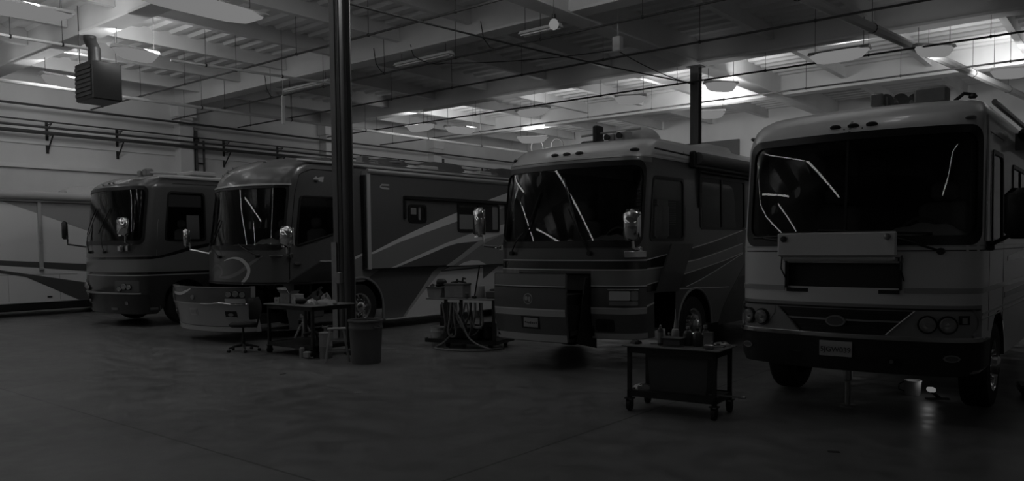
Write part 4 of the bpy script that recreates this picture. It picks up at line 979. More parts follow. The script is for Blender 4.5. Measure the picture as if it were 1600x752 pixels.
# front maker's mark on the side, a small flattened emblem
b=MB();polyside(S,[(1.08,2.0+1.36),(1.13,3.41),(1.2,3.37),(1.3,3.4),(1.42,3.41)],[(1.08,3.34),(1.13,3.29),(1.2,3.33),(1.3,3.30),(1.42,3.29)],.006,b);obj('side_emblem',b,M['silver'],t)
b=MB();a0=.62+O
b.tube([S.pt(.62+O,z,.003) for z in arr(1.2,3.4,6)]+[S.pt(y+O,3.55-.1*math.cos(min(1,(y-.62)/.2)*math.pi/2),.003) for y in arr(.66,2.4,8)],.008,5);obj('door_seam',b,M['gasket'],t)
# --- slide-out box
y0,y1=2.62,9.2;x0,x1=S.hw-.05,S.hw+.12
b=MB();b.rbox(x0,x1,y0,y1,1.40,3.56,.03);sl=obj('slide_out',b,M['dark_paint'],t,smooth=30,label='slide-out room on the side')
b=MB();b.box(S.hw-.01,S.hw+.10,y0-.07,y0,1.42,3.5);obj('slide_seal',b,M['black'],sl)
class Side:
    """flat side plane at x, parameter a = y"""
    def __init__(s,x): s.x=x;s.af=0;s.yf=0
    def pt(s,a,z,off=0): return (s.x+off,a,z)
    def at(s,a,z): return s.pt(a,z)
    def nrm(s,a,z): return (1,0,0)
SS=Side(x1)
b=MB();mm=[M['light_paint'],M['grey_paint'],M['dark_paint'],M['mid_paint']]
Alo=[(2.64,1.73),(2.8,1.75),(3.59,2.01),(4.48,2.25),(5.52,2.52),(7.55,2.96),(9.1,3.25)]
Aup=[(2.64,1.77),(2.76,1.79),(3.59,2.11),(4.49,2.42),(5.52,2.74),(6.82,3.13),(7.55,3.33),(8.3,3.52),(9.1,3.54)]
Cup=[(3.3,1.42),(4.13,1.68),(5.09,1.97),(6.0,2.21),(7.37,2.48),(9.1,2.75)]
Clo=[(3.3,1.415),(3.45,1.42),(4.38,1.67),(5.14,1.89),(5.53,1.97),(6.26,2.02),(7.36,2.22),(9.1,2.6)]
polyside(SS,Aup,Alo,.003,b,0)
polyside(SS,[p for p in Alo],[(2.64,1.42),(3.3,1.42)]+Cup[1:],.002,b,3)
polyside(SS,Cup,Clo,.004,b,0)
polyside(SS,[(5.13,1.42),(5.58,1.63),(6.26,1.99),(6.4,2.05),(6.9,2.14),(9.1,2.58)],[(5.13,1.405),(5.37,1.42),(5.73,1.58),(6.47,1.94),(7.25,2.19),(9.1,2.56)],.005,b,1)
polyside(SS,[(5.37,1.42),(5.73,1.58),(6.47,1.94),(7.25,2.19),(9.1,2.56)],[(5.37,1.41),(9.1,1.41)],.002,b,3)
polyside(SS,[(5.57,1.415),(5.78,1.49),(6.04,1.53),(6.35,1.52),(6.62,1.42)],[(5.57,1.41),(6.62,1.41)],.006,b,0)
obj('slide_swoosh',b,mm,sl)
b=MB();b.box(x0,x1+.02,y0,y1,3.54,3.60);b.tube([(x1+.02,y0,3.60),(x1+.02,y1,3.60)],.045,8);b.box(x0,x1+.015,y0-.01,y0+.09,1.40,3.58);obj('slide_flange',b,M['silver'],sl)
b=MB();b.box(x0,x1+.01,y0,y1,1.385,1.405);obj('slide_sill',b,M['black'],sl)
def win(y0,y1,z0,z1,split,r):
    b=MB();A,lo,hi=rr(y0,y1,z0,z1,r);thick(SS,A,lo,hi,2,.001,.006,b);g=obj('slide_window',b,M['dark_glass'],sl)
    b=MB();ring(SS,(y0-.03,y1+.03,z0-.03,z1+.03),(y0+.03,y1-.03,z0+.03,z1-.03),r+.02,r,.025,.024,b)
    obj('window_frame',b,M['gasket'],g)
    for s in split:
        b=MB();b.box(x1,x1+.02,s-.02,s+.02,z0,z1);obj('window_mullion',b,M['gasket'],g)
    return g
g=win(3.88,4.42,2.50,2.87,[4.16],.06)
b=MB();b.box(x1+.007,x1+.009,4.19,4.26,2.54,2.84);obj('window_blind',b,M['seat'],g);b=MB();b.box(x1+.007,x1+.009,3.94,4.12,2.66,2.82);obj('window_blind',b,M['seat'],g)
g=win(5.57,7.15,2.29,2.97,[6.35],.06)
b=MB();b.box(x1+.007,x1+.009,5.62,6.22,2.33,2.70);obj('window_blind',b,M['mid_paint'],g);b=MB();b.box(x1+.007,x1+.009,6.9,7.12,2.33,2.94);obj('window_blind',b,M['mid_paint'],g)
b=MB();b.rbox(x1,x1+.09,3.72,7.5,3.00,3.09,.02);b.rbox(x1,x1+.05,3.70,3.78,2.55,3.09,.015);b.rbox(x1,x1+.06,7.40,7.48,2.55,3.05,.015);obj('window_awning',b,M['gasket'],sl)
b=MB();polyside(SS,[(3.0,3.27),(3.06,3.33),(3.28,3.33)],[(3.0,3.26),(3.06,3.29),(3.28,3.295)],.005,b);polyside(SS,[(3.0,3.265),(3.1,3.26),(3.28,3.245)],[(3.0,3.24),(3.1,3.21),(3.28,3.21)],.005,b);obj('side_emblem',b,M['silver'],sl)
# --- lower side decals
b=MB()
polyside(S,[(3.83,.25),(4.39,.76),(5.06,1.29),(5.4,1.385),(11,1.385)],[(3.83,.21),(11,.21)],.003,b,0)
polyside(S,[(3.78,.24),(4.11,.58),(4.77,1.28),(4.96,1.38),(5.25,1.385)],[(3.78,.21),(3.86,.24),(4.39,.76),(5.06,1.29),(5.25,1.37)],.005,b,1)
polyside(S,[(5.06,1.30),(7.26,1.375),(11,1.4)],[(5.06,1.27),(7.26,1.345),(11,1.37)],.006,b,2)
polyside(S,[(6.64,1.375),(7.6,1.375)],[(6.64,1.04),(7.26,1.35),(7.6,1.37)],.007,b,2)
polyside(S,[(1.2,1.28),(2.27,1.66),(2.66,1.80),(2.86,1.80),(2.95,1.4)],[(1.2,1.24),(2.27,1.60),(2.66,1.755),(2.86,1.76),(2.95,1.39)],.006,b,0)
polyside(S,[(1.8,1.40),(2.27,1.60),(2.66,1.755),(2.86,1.76),(2.95,1.40),(3.02,1.40)],[(1.8,1.13),(2.57,1.13),(3.02,1.37)],.003,b,3)
polyside(S,[(2.0,1.215),(2.75,1.22)],[(2.0,1.20),(2.75,1.205)],.006,b,0)
obj('side_swoosh',b,mm,t)
b=MB();b.tube([(S.hw+.01,2.48-.66*math.cos(math.pi*k/14),.56+.66*math.sin(math.pi*k/14)) for k in range(15)]+[(S.hw+.01,3.14,.25)],.028,6);obj('wheel_arch_lip',b,M['mid_paint'],t)
b=MB();b.tube([(S.hw,3.2,.215),(S.hw,11,.215)],.018,6);obj('skirt_trim',b,M['silver'],t)
b=MB();vs=[(S.hw+.02,.55,1.18),(S.hw+.02,1.75,1.18),(S.hw+.52,1.85,1.58),(S.hw+.52,1.02,1.60)];vs+=[(x,y,z+.03) for x,y,z in vs];b.add(vs,[(0,1,2,3),(7,6,5,4),(0,4,5,1),(1,5,6,2),(2,6,7,3),(3,7,4,0)]);obj('locker_door',b,M['dark_paint'],t,label='side locker door swung up')
b=MB();b.tube([(S.hw+.53,1.0,1.62),(S.hw+.53,1.87,1.60)],.014,6);obj('locker_door_edge',b,M['silver'],t)
b=MB();b.rbox(S.hw-.5,S.hw-.1,.8,1.15,.35,.75,.03);b.rbox(S.hw-.5,S.hw-.15,1.2,1.6,.4,.95,.03);b.tube([(S.hw-.1,.8,1.0),(S.hw-.12,1.1,.8),(S.hw-.1,1.5,1.05)],.03);obj('locker_contents',b,M['grey_plastic'],t)
# roof gear
acunit(t,4.2,3.84,.3,1.0,.8,.22,'brushed');acunit(t,6.0,3.84,.35,1.3,.9,.26,'grey_plastic');acunit(t,8.8,3.84,.35,1.5,.9,.28,'grey_plastic')
b=MB();b.rbox(.55,.8,3.1,3.3,3.8,4.02,.02);b.tube([(.4,3.3,3.95),(.7,4.4,3.98)],.02);obj('roof_antenna',b,M['brushed'],t)
b=MB();b.rbox(.1,.9,4.9,5.5,3.84,3.93,.02);b.rbox(.2,.8,7.2,7.7,3.84,3.95,.02);obj('roof_vent',b,M['white_plastic'],t)
b=MB();b.tube([(S.hw-.05,.9,3.72),(S.hw-.03,2.6,3.72),(S.hw-.03,11,3.72)],.03);obj('rain_gutter',b,M['silver'],t)
COACH2=t
# ================= fourth coach, smallest in view
S=S1;O=S.af-S.yf;S.sh=.12
base=[M['dark_paint'],M['mid_paint'],M['light_paint'],M['umber_paint']]
def c1(a,z):
    if z>3.66: return 2
    if z<1.28: return 3
    return 0
t=mkcoach('motorhome','smallest dark motorhome with two thin stripes, left of the swooshed coach',S,(base,c1),.32,None,
 [(-1.5,1.54,2.07,3.38),(O+.95,O+2.04,2.12,3.30)],[1.5,6.6],.50,.51,1.3,bulk=4.6)
windscreen(t,S,-1.5,1.54,2.07,3.38,.14)
cab(t,S,2.14,zf=1.3)
sidewin(t,S,.95,2.04,2.12,3.30,.09)
b=MB();b.box(S.hw-.14,S.hw-.12,1.62,1.95,2.15,2.75);obj('white_sheet',b,M['paper'],t,label='pale sheet behind the side window')
b=MB();b.box(S.hw-.1,S.hw-.08,.98,2.0,2.95,3.25);obj('window_valance',b,M['curtain'],t)
b=MB();mm=[M['light_paint'],M['black_paint'],M['mid_paint']]
A=arr(-S.af,S.af,40)
thick(S,A,con(1.66),con(1.72),1,0,.004,b,1);thick(S,A,con(1.725),con(1.745),1,0,.006,b,2);thick(S,A,con(1.29),con(1.345),1,0,.005,b,1);thick(S,A,con(1.26),con(1.278),1,0,.006,b,0)
thick(S,A,con(1.35),con(1.655),1,0,.002,b,2)
polyside(S,[(S.yf,1.72),(.83,1.745),(1.14,1.82),(1.56,1.94),(2.13,2.04),(5,2.3)],[(S.yf,1.66),(.83,1.685),(1.14,1.75),(1.56,1.85),(2.13,1.96),(5,2.2)],.004,b,1)
polyside(S,[(S.yf,1.345),(5,1.36)],[(S.yf,1.29),(5,1.30)],.004,b,1);polyside(S,[(S.yf,1.278),(5,1.285)],[(S.yf,1.26),(5,1.27)],.005,b,0)
polyside(S,[(S.yf,1.66),(.83,1.685),(1.14,1.75),(1.56,1.85),(2.13,1.96),(5,2.2)],[(S.yf,1.345),(5,1.36)],.002,b,2)
obj('body_stripes',b,mm,t)
b=MB();thick(S,arr(-S.af+.1,S.af-.3,40),con(.82),con(.85),1,0,.03,b);obj('bumper_trim',b,M['silver'],t)
b=MB();thick(S,arr(-S.af+.02,S.af-.1,40),con(.34),con(.80),3,0,.02,b);obj('lower_bumper',b,M['black_paint'],t)
for s in (-1,1):
    b=MB();A,lo,hi=rr(.62,1.42,.87,1.14,.04) if s>0 else rr(-1.42,-.8,.87,1.14,.04);thick(S,A,lo,hi,2,0,.01,b);h=obj('headlamp',b,M['grey_plastic'],t)
    for a,z,r in ((s*.80,.94,.055),(s*.95,1.0,.07),(s*1.10,.99,.06)): headlamp(h,S,a,z,r,'lamp_unit')
    b=MB();disc(b,S,s*.95,.60,.045,.02,.02);obj('fog_lamp',b,M['brushed'],t)
b=MB();A,lo,hi=rr(.35,.6,.42,.48,.01);thick(S,A,lo,hi,1,.02,.03,b);obj('lower_vent',b,M['brushed'],t)
b=MB();b.rbox(S.hw,S.hw+.02,.55,.75,.42,.48,.008);obj('side_marker',b,M['brushed'],t)
q=S.a_of_y(.72);b=MB();thick(S,[q-.006,q+.006],con(.4),con(3.6),3,0,.003,b);obj('cap_seam',b,M['mid_paint'],t)
b=MB();b.tube([S.pt(y+O,3.52+.0*y,.004) for y in arr(1.0,4,5)],.008,5);obj('roof_seam',b,M['gasket'],t)
for x in (1.0,1.22):
    b=MB();b.rbox(x-.09,x+.07,S.plan(x)[1]-.06,S.plan(x)[1]+.02,1.84,2.0,.02);obj('mirror_mount',b,M['alu'],t)
mirror(t,(1.18,.3,1.98),(1.36,.08,2.08),(1.38,.02,2.44),.34,.44,'chrome',yaw=.2)
mirror(t,(-1.38,.42,1.96),(-1.85,.05,2.05),(-1.95,.03,2.42),.14,.48,'dark_steel',yaw=-.2)
wiper(t,S,-.6,1.84,-.85,2.3,(-1.1,2.3,-.4,2.9));wiper(t,S,.25,1.84,.1,2.3,(-.1,2.3,.35,2.9))
for a,z in ((-.3,3.52),(.0,3.54),(.2,3.54)): marker(t,S,a,z,'brushed',.05,.02)
b=MB();b.rbox(.32,.52,.9,1.1,3.74,3.9,.03);b.rbox(.6,.82,.9,1.1,3.74,3.92,.03);b.tube([(.8,1,3.82),(1.2,1.5,3.80)],.03);obj('roof_horns',b,M['brushed'],t)
b=MB();b.rbox(.4,1.2,1.9,2.6,3.78,3.9,.03);obj('roof_vent',b,M['white_plastic'],t)
b=MB();b.tube([(S.hw-.03,.9,3.66),(S.hw-.03,7.8,3.66)],.025);obj('rain_gutter',b,M['silver'],t)
# ================= coach at the far left, side on
t=thing('motorhome','pale motorhome with dark curving stripes, side on at the far left','motorhome',(-25,0,0))
b=MB();b.prism([(-2.5,.38),(0,.38),(0,3.32),(-.03,3.52),(-.15,3.58),(-2.35,3.58),(-2.5,3.4)],'y',-3,13.5);obj('body_shell',b,M['white_paint'],t,bevel=.02)
SS=Side(0);mm=[M['grey_paint'],M['dark_paint'],M['black_paint'],M['silver']]
b=MB()
polyside(SS,[(5,3.34),(13.4,3.34)],[(5,3.30),(8.04,3.30),(10.2,2.53),(11.4,2.05),(13.4,1.4)],.003,b,0)
polyside(SS,[(5,1.83),(7.97,1.63),(10.07,1.49),(13.4,1.3)],[(5,1.69),(7.97,1.49),(10.06,1.28),(13.4,.95)],.004,b,1)
polyside(SS,[(5,1.65),(7.96,1.36),(10.16,.93),(13.4,.4)],[(5,1.56),(7.96,1.27),(8.6,1.14),(9.47,.69),(10.04,.39),(13.4,.385)],.004,b,1)
polyside(SS,[(5,1.24),(10,1.20)],[(5,1.225),(10,1.185)],.003,b,0)
obj('body_stripes',b,mm,t)
b=MB();b.tube([(.12,-2,3.47),(.12,13.3,3.47)],.125,16);b.box(0,.1,-2,13.3,3.3,3.36);obj('awning_roll',b,M['white_plastic'],t,label='rolled white awning along the roof')
b=MB();b.rbox(.02,.08,8.96,9.06,1.35,3.36,.01);b.rbox(.02,.10,8.95,9.07,1.33,1.40,.01);b.rbox(.02,.10,8.96,9.06,2.1,2.2,.01);obj('awning_arm',b,M['silver'],t)
b=MB();b.box(-2.3,-.1,-2.5,13,.16,.38);b.box(-.06,.0,-3,13.5,.20,.37);obj('underbody',b,M['black'],t)
for y in (6.8,8.15,9.5): b=MB();b.box(.0,.003,y,y+.01,.45,1.2);obj('locker_seam',b,M['grey_paint'],t)
b=MB();b.rbox(.0,.02,9.15,9.28,.52,.56,.004);obj('locker_latch',b,M['dark_steel'],t)
b=MB();b.rbox(.0,.02,7.9,7.98,2.02,2.2,.004);obj('side_marker',b,M['dark_steel'],t)
acunit(t,10.7,3.58,-.9,1.4,.8,.28)
for y in (-1,11.4):
    for s in (-.3,-2.2): wheel(t,s,y,.5,.5,1 if s>-1 else -1)
# ================= shop things
def caster(t,x,y,r=.06,top=.15,a=0):
    b=MB();b.box(x-.05,x+.05,y-.04,y+.04,top-.012,top);b.box(x-.035,x-.028,y-.03,y+.03,r,top);b.box(x+.028,x+.035,y-.03,y+.03,r,top);c=obj('caster',b,M['dark_steel'],t)
    b=MB();b.lathe([(r*.5,-.024),(r*.96,-.022),(r,-.012),(r,.012),(r*.96,.022),(r*.5,.024)],(x,y,r),'x',18);obj('caster_wheel',b,M['rubber'],c)
def cart(name,label,cat,loc,rz,L,W,H,shelf,ztube=.022):
    t=thing(name,label,cat,loc,rz)
    b=MB();b.rbox(-L/2-.05,L/2+.05,-W/2-.05,W/2+.05,H-.02,H,.008);obj('table_top',b,M['wood'],t)
    b=MB();b.box(-L/2,L/2,-W/2,-W/2+.03,H-.09,H-.02);b.box(-L/2,L/2,W/2-.03,W/2,H-.09,H-.02);b.box(-L/2,-L/2+.03,-W/2,W/2,H-.09,H-.02);b.box(L/2-.03,L/2,-W/2,W/2,H-.09,H-.02);obj('top_frame',b,M['dark_steel'],t)
    for sx in (-1,1):
        for sy in (-1,1):
            b=MB();x=sx*(L/2-ztube);y=sy*(W/2-ztube);b.box(x-ztube,x+ztube,y-ztube,y+ztube,.15,H-.02);l=obj('leg',b,M['dark_steel'],t,bevel=.003)
            caster(l,x,y)
    b=MB();b.box(-L/2+.02,L/2-.02,-W/2+.02,W/2-.02,shelf-.012,shelf);b.box(-L/2,L/2,-W/2,-W/2+.03,shelf-.06,shelf+.01);b.box(-L/2,L/2,W/2-.03,W/2,shelf-.06,shelf+.01)
    b.box(-L/2,-L/2+.03,-W/2,W/2,shelf-.06,shelf+.01);b.box(L/2-.03,L/2,-W/2,W/2,shelf-.06,shelf+.01);obj('lower_shelf',b,M['dark_steel'],t)
    return t
def W2(loc,rz,x,y): return (loc[0]+x*math.cos(rz)-y*math.sin(rz),loc[1]+x*math.sin(rz)+y*math.cos(rz))
# --- rolling work table, front right
TL=(-4.12,8.04,0);TR=.09;TH=.76
cart('work_table','dark rolling work table covered in bottles, in front of the nearest coach','table',TL,TR,1.04,.54,TH,.23)
b=MB();b.box(-.02,.30,-.012,.012,-.015,.0);b.rbox(.3,.38,-.02,.02,-.02,.005,.005);single('pry_bar',b,M['brushed'],'metal bar lying along the right end of the low shelf','tool',W2(TL,TR,.40,-.1)+(.25,),TR+.1)
def on_t(x,y): return W2(TL,TR,x,y)+(TH,)
def bottle(name,label,x,y,prof,m,cap=None,cat='bottle',group=None,lab=None):
    t=thing(name,label,cat,on_t(x,y),0,group);b=MB();b.lathe(prof,n=18);obj('bottle_body',b,M[m],t,smooth=40)
    if cap: b=MB();b.lathe(cap[0],n=14);obj('bottle_cap',b,M[cap[1]],t,smooth=40)
    if lab: b=MB();b.lathe([(prof[1][0]+.0015,lab[0]),(prof[1][0]+.0015,lab[1])],n=18,cap=False);obj('bottle_label',b,M[lab[2]],t)
bottle('spray_can','grey spray can at the left front of the rolling table',-.16,-.16,[(.028,0),(.032,.006),(.032,.17),(.026,.19),(.015,.2)],'grey_plastic',([(.012,.2),(.014,.205),(.012,.225),(.004,.232)],'white_plastic'),'can',lab=(.03,.15,'guard'))
bottle('squeeze_bottle','pale squeeze bottle with very long pointed spout on the rolling table',-.06,.03,[(.04,0),(.043,.006),(.043,.145),(.036,.17),(.02,.18)],'white_plastic',([(.02,.18),(.019,.2),(.010,.27),(.004,.36),(.003,.40)],'white_plastic'))
bottle('oil_jug','dark jug left of the pair in the middle of the rolling table',.11,-.02,[(.05,0),(.053,.01),(.053,.13),(.04,.16),(.016,.175),(.016,.19)],'clear_jug',([(.02,.188),(.02,.21),(.005,.213)],'guard'))
bottle('oil_jug','dark jug right of the pair in the middle of the rolling table',.225,-.03,[(.048,0),(.052,.01),(.052,.13),(.038,.155),(.016,.17),(.016,.185)],'clear_jug',([(.02,.183),(.02,.20),(.005,.205)],'black'))
bottle('pump_bottle','bottle with pale cap at the back of the rolling table',.26,.12,[(.035,0),(.038,.008),(.038,.14),(.028,.165),(.014,.175),(.014,.19)],'clear_jug',([(.022,.19),(.022,.225),(.005,.228)],'guard'))
bottle('small_bottle','short bottle right behind the spray can on the rolling table',-.11,-.03,[(.022,0),(.025,.005),(.025,.08),(.012,.10),(.012,.12)],'grey_plastic',([(.014,.118),(.014,.135),(.003,.137)],'guard'))
t=thing('small_carton','upright pale carton at the right of the rolling table','box',on_t(.37,-.08),.2)
b=MB();b.rbox(-.045,.045,-.035,.035,0,.17,.004);obj('carton_body',b,M['guard'],t);b=MB();b.box(-.046,.046,-.036,.036,.13,.172);obj('carton_lid',b,M['mid_paint'],t)
b=MB();b.rbox(-.11,.11,-.07,.07,0,.012,.004);b.rbox(-.10,.10,-.06,.06,.012,.085,.006);b.rbox(-.12,.12,-.075,.075,.085,.10,.004);single('parts_tray',b,[M['grey_plastic']],'flat-lidded parts tray under the long-spouted bottle on the rolling table','tray',on_t(-.01,-.15),.1)
b=MB();b.blob((0,0,0),(.16,.10,.03),3,.2);single('rag',b,M['guard'],'pale flat cloth on the left half of the rolling table','rag',on_t(-.32,-.02),.3)
b=MB();b.blob((0,0,0),(.06,.05,.045),9,.25);single('rag',b,M['black'],'small dark crumpled rag at the left corner of the rolling table','rag',on_t(-.46,-.16),.3)
b=MB();b.blob((0,0,0),(.11,.07,.04),5,.3);single('rag',b,M['mid_paint'],'crumpled grey rag at the right rear of the rolling table','rag',on_t(.44,.12),.3)
t=thing('spray_gun','spray trigger head lying across the jugs on the rolling table','tool',on_t(.25,.02),.5)
b=MB();b.rbox(-.07,.07,-.02,.02,.10,.14,.01);b.tube([(.07,0,.12),(.10,0,.12)],.01);b.prism([(-.02,.1),(.02,.1),(.05,.0),(.02,.0)],'y',-.012,.012);obj('gun_body',b,M['guard'],t)
b=MB();b.tube([(-.03,0,.1),(.0,0,.04),(.01,0,.03)],.006);obj('trigger',b,M['black'],t)
b=MB();b.rbox(-.05,.05,-.03,.03,0,.05,.01);b.tube([(.05,0,.025),(.12,.02,.03),(.16,.0,.02)],.008);single('air_tool',b,M['brushed'],'small air tool near the near right corner of the rolling table','tool',on_t(.42,-.2),.4)
t=thing('storage_bin','large grey bin on the low shelf of the rolling table','bin',W2(TL,TR,.02,.05)+(.23,),TR)
b=MB();vs=[]
for z,k in ((0,.92),(.46,1.0)):
    for x,y in ((-.36,-.17),(.36,-.17),(.36,.17),(-.36,.17)): vs.append((x*k,y*k,z))
for z,k in ((.46,.96),(.02,.88)):
    for x,y in ((-.36,-.17),(.36,-.17),(.36,.17),(-.36,.17)): vs.append((x*k,y*k,z))
fs=[(0,3,2,1),(12,13,14,15)]
for r in range(3): fs+=[(r*4+i,r*4+(i+1)%4,r*4+4+(i+1)%4,r*4+4+i) for i in range(4)]
b.add(vs,fs);obj('bin_body',b,M['grey_plastic'],t);b=MB();b.box(-.38,.38,-.19,-.165,.43,.465);b.box(-.38,.38,.165,.19,.43,.465);b.box(-.38,-.35,-.19,.19,.43,.465);b.box(.35,.38,-.19,.19,.43,.465);obj('bin_rim',b,M['grey_plastic'],t)
b=MB();b.blob((0,0,0),(.09,.07,.05),2,.35);single('rag',b,M['silver'],'shiny crumpled foil at the left end of the low shelf','rag',W2(TL,TR,-.43,-.08)+(.23,),0)
# --- dark table with boxes, beside the column
CL=(-11.75,8.60,0);CR=.02;CH=.90
cart('parts_table','dark rolling parts table with cartons and tools, in front of the column','table',CL,CR,1.30,.85,CH,.2,.025)
def on_c(x,y): return W2(CL,CR,x,y)+(CH,)
def carton(label,loc,sx,sy,h,m,open_=False,rz=0):
    t=thing('carton',label,'box',loc,rz);b=MB();b.rbox(-sx/2,sx/2,-sy/2,sy/2,0,h,.004);obj('carton_body',b,M[m],t)
    if open_:
        b=MB();b.add([(-sx/2,-sy/2,h),(sx/2,-sy/2,h),(sx/2,-sy/2-.05,h+.07),(-sx/2,-sy/2-.05,h+.07)],[(0,1,2,3)]);b.add([(-sx/2,-sy/2,h),(-sx/2,sy/2,h),(-sx/2-.09,sy/2,h+.10),(-sx/2-.09,-sy/2,h+.10)],[(0,1,2,3)])
        b.add([(sx/2,-sy/2,h),(sx/2,sy/2,h),(sx/2+.05,sy/2,h+.05),(sx/2+.05,-sy/2,h+.05)],[(0,1,2,3)]);obj('carton_flap',b,M[m],t)
    else: b=MB();b.box(-.02,.02,-sy/2-.001,sy/2+.001,h-.001,h+.001);obj('packing_tape',b,M['guard'],t)
    b=MB();b.rbox(-sx*.2,sx*.2,-sy/2-.003,-sy/2,h*.35,h*.7,.001);obj('carton_print',b,M['mid_paint'],t)
    return t
carton('open brown carton on the left half of the parts table',on_c(-.32,-.18),.26,.2,.18,'card',True,.05)
carton('small white carton at the left end of the parts table',on_c(-.56,-.22),.13,.12,.10,'cardlight',False,.1)
carton('white carton right of the open one on the parts table',on_c(-.10,-.16),.13,.18,.17,'cardlight',False,.0)
t=thing('impact_wrench','black air tool lying in the middle of the parts table','tool',on_c(.10,-.24),.3)
b=MB();b.lathe([(.03,-.1),(.05,-.08),(.05,.06),(.03,.1),(.015,.12)],(0,0,.06),'x',14);b.prism([(-.06,.03),(-.01,.03),(.02,-.0),(-.03,-.0)],'y',-.02,.15);obj('tool_body',b,M['black'],t)
b=MB();b.tube([(0,.14,.02),(.1,.2,.02),(.2,.12,.02),(.3,.1,.02)],.01);obj('air_line',b,M['black'],t)
b=MB();b.blob((0,0,0),(.14,.11,.19),4,.3);single('tool_bag',b,M['black'],'black bag bulging behind the tools on the parts table','bag',on_c(.0,.22),0)
for x,y,r,s,m,lab in ((.36,-.2,(.13,.09,.09),6,'silver','white crumpled rag at the front of the parts table'),(.28,.18,(.12,.08,.15),7,'guard','grey rag heaped at the back of the parts table'),(.52,.0,(.22,.12,.09),8,'guard','long pale rag draped at the right end of the parts table')):
    b=MB();b.blob((0,0,0),r,s,.28,nu=18,nv=10);single('rag',b,M[m],lab,'rag',on_c(x,y),0)
b=MB();b.lathe([(.02,0),(.024,.01),(.024,.09),(.01,.12),(.008,.14)],n=12);single('glue_bottle',b,M['white_plastic'],'tiny white bottle at the front edge of the parts table','bottle',on_c(.12,-.4),0)
# under the parts table
def jackstand(label,loc,rz,h=.42,m='guard'):
    t=thing('jack_stand',label,'jack stand',loc,rz)
    b=MB()
    for sx in (-1,1):
        for sy in (-1,1): b.tube([(sx*.16,sy*.16,.01),(sx*.035,sy*.035,h*.75)],.02,6)
    b.box(-.17,.17,-.17,-.15,.0,.03);b.box(-.17,.17,.15,.17,.0,.03);b.box(-.17,-.15,-.17,.17,.0,.03);b.box(.15,.17,-.17,.17,.0,.03)
    obj('stand_legs',b,M[m],t)
    b=MB();b.lathe([(.045,h*.7),(.05,h*.8),(.03,h*.82),(.03,h)],n=14);b.box(-.06,.06,-.03,.03,h,h+.03);b.prism([(-.06,h+.03),(-.06,h+.07),(-.03,h+.03)],'y',-.03,.03);b.prism([(.06,h+.03),(.06,h+.07),(.03,h+.03)],'y',-.03,.03);obj('stand_post',b,M[m],t);return t
jackstand('pale jack stand standing behind the left leg of the parts table',(-12.95,9.35,0),.3,.52)
jackstand('second jack stand, partly behind the middle of the parts table',(-12.2,9.3,0),.9,.36)
b=MB();b.tube([(0,0,.3),(.25,.05,.36),(.5,.0,.3)],.03);b.tube([(.25,.05,.36),(.3,.1,.05)],.025);b.rbox(.1,.5,-.1,.1,.0,.12,.03);single('floor_jack',b,M['dark_steel'],'low dark floor jack under the parts table','jack',(-12.1,8.75,0),.1)
b=MB();b.tube([(0,0,.02),(.25,0,.02)],.015);b.lathe([(.05,0),(.05,.16),(.03,.18)],(-.02,0,0),n=12);b.rbox(.05,.2,-.06,.06,0,.12,.02);single('bottle_jack',b,M['guard'],'small pale bottle jack on the floor under the near end of the parts table','jack',(-11.32,8.15,0),.1)
b=MB();b.lathe([(.105,0),(.11,.01),(.11,.2),(.115,.21),(.11,.22),(.11,.43),(.118,.44),(.105,.45)],n=20);single('steel_canister',b,M['guard'],'tall grey canister right of the near leg of the parts table','canister',(-10.96,8.36,0),0)
t=thing('step_stool','pale wooden step stool with splayed legs left of the bin','stool',(-10.50,8.24,0),.9)
b=MB();b.rbox(-.15,.15,-.10,.10,.53,.56,.006);obj('seat',b,M['stool'],t)
for sx in (-1,1):
    for sy in (-1,1):
        b=MB();b.tube([(sx*.11,sy*.08,.53),(sx*.19,sy*.14,.0)],.021,6);obj('leg',b,M['stool'],t)
for z in (.18,.36):
    k=1-z/.53;w=.11+.08*k;d=.08+.06*k
    for sy in (-1,1):
        b=MB();b.box(-w,w,sy*d-.01,sy*d+.01,z-.012,z+.012);obj('rung',b,M['stool'],t)
b=MB();b.rbox(-.2,.2,-.12,.12,.0,.10,.02);b.tube([(-.15,0,.1),(0,.05,.18),(.15,0,.1)],.02);b.tube([(.1,-.1,.06),(.3,-.12,.05)],.02);single('socket_tray',b,M['grey_plastic'],'low cluttered tool tray behind the step stool','tray',(-10.85,8.95,0),.2)
# waste bin
t=thing('waste_bin','large dark round waste bin on the floor right of the step stool','bin',(-9.98,8.42,0))
b=MB();b.lathe([(.235,0),(.24,.02),(.255,.3),(.268,.55),(.275,.56),(.275,.60),(.27,.61),(.275,.68),(.29,.685),(.292,.71),(.28,.715),(.268,.71),(.262,.6),(.235,.05),(.0,.05)],n=36,cap=True);obj('bin_body',b,M['bin'],t)
for s in (-1,1):
    b=MB();b.tube([(s*.27,-.06,.62),(s*.305,-.05,.60),(s*.31,0,.59),(s*.305,.05,.60),(s*.27,.06,.62)],.012,6);obj('handle',b,M['bin'],t)
b=MB();b.blob((0,0,.45),(.23,.23,.12),11,.2);obj('bin_liner',b,M['black'],t)
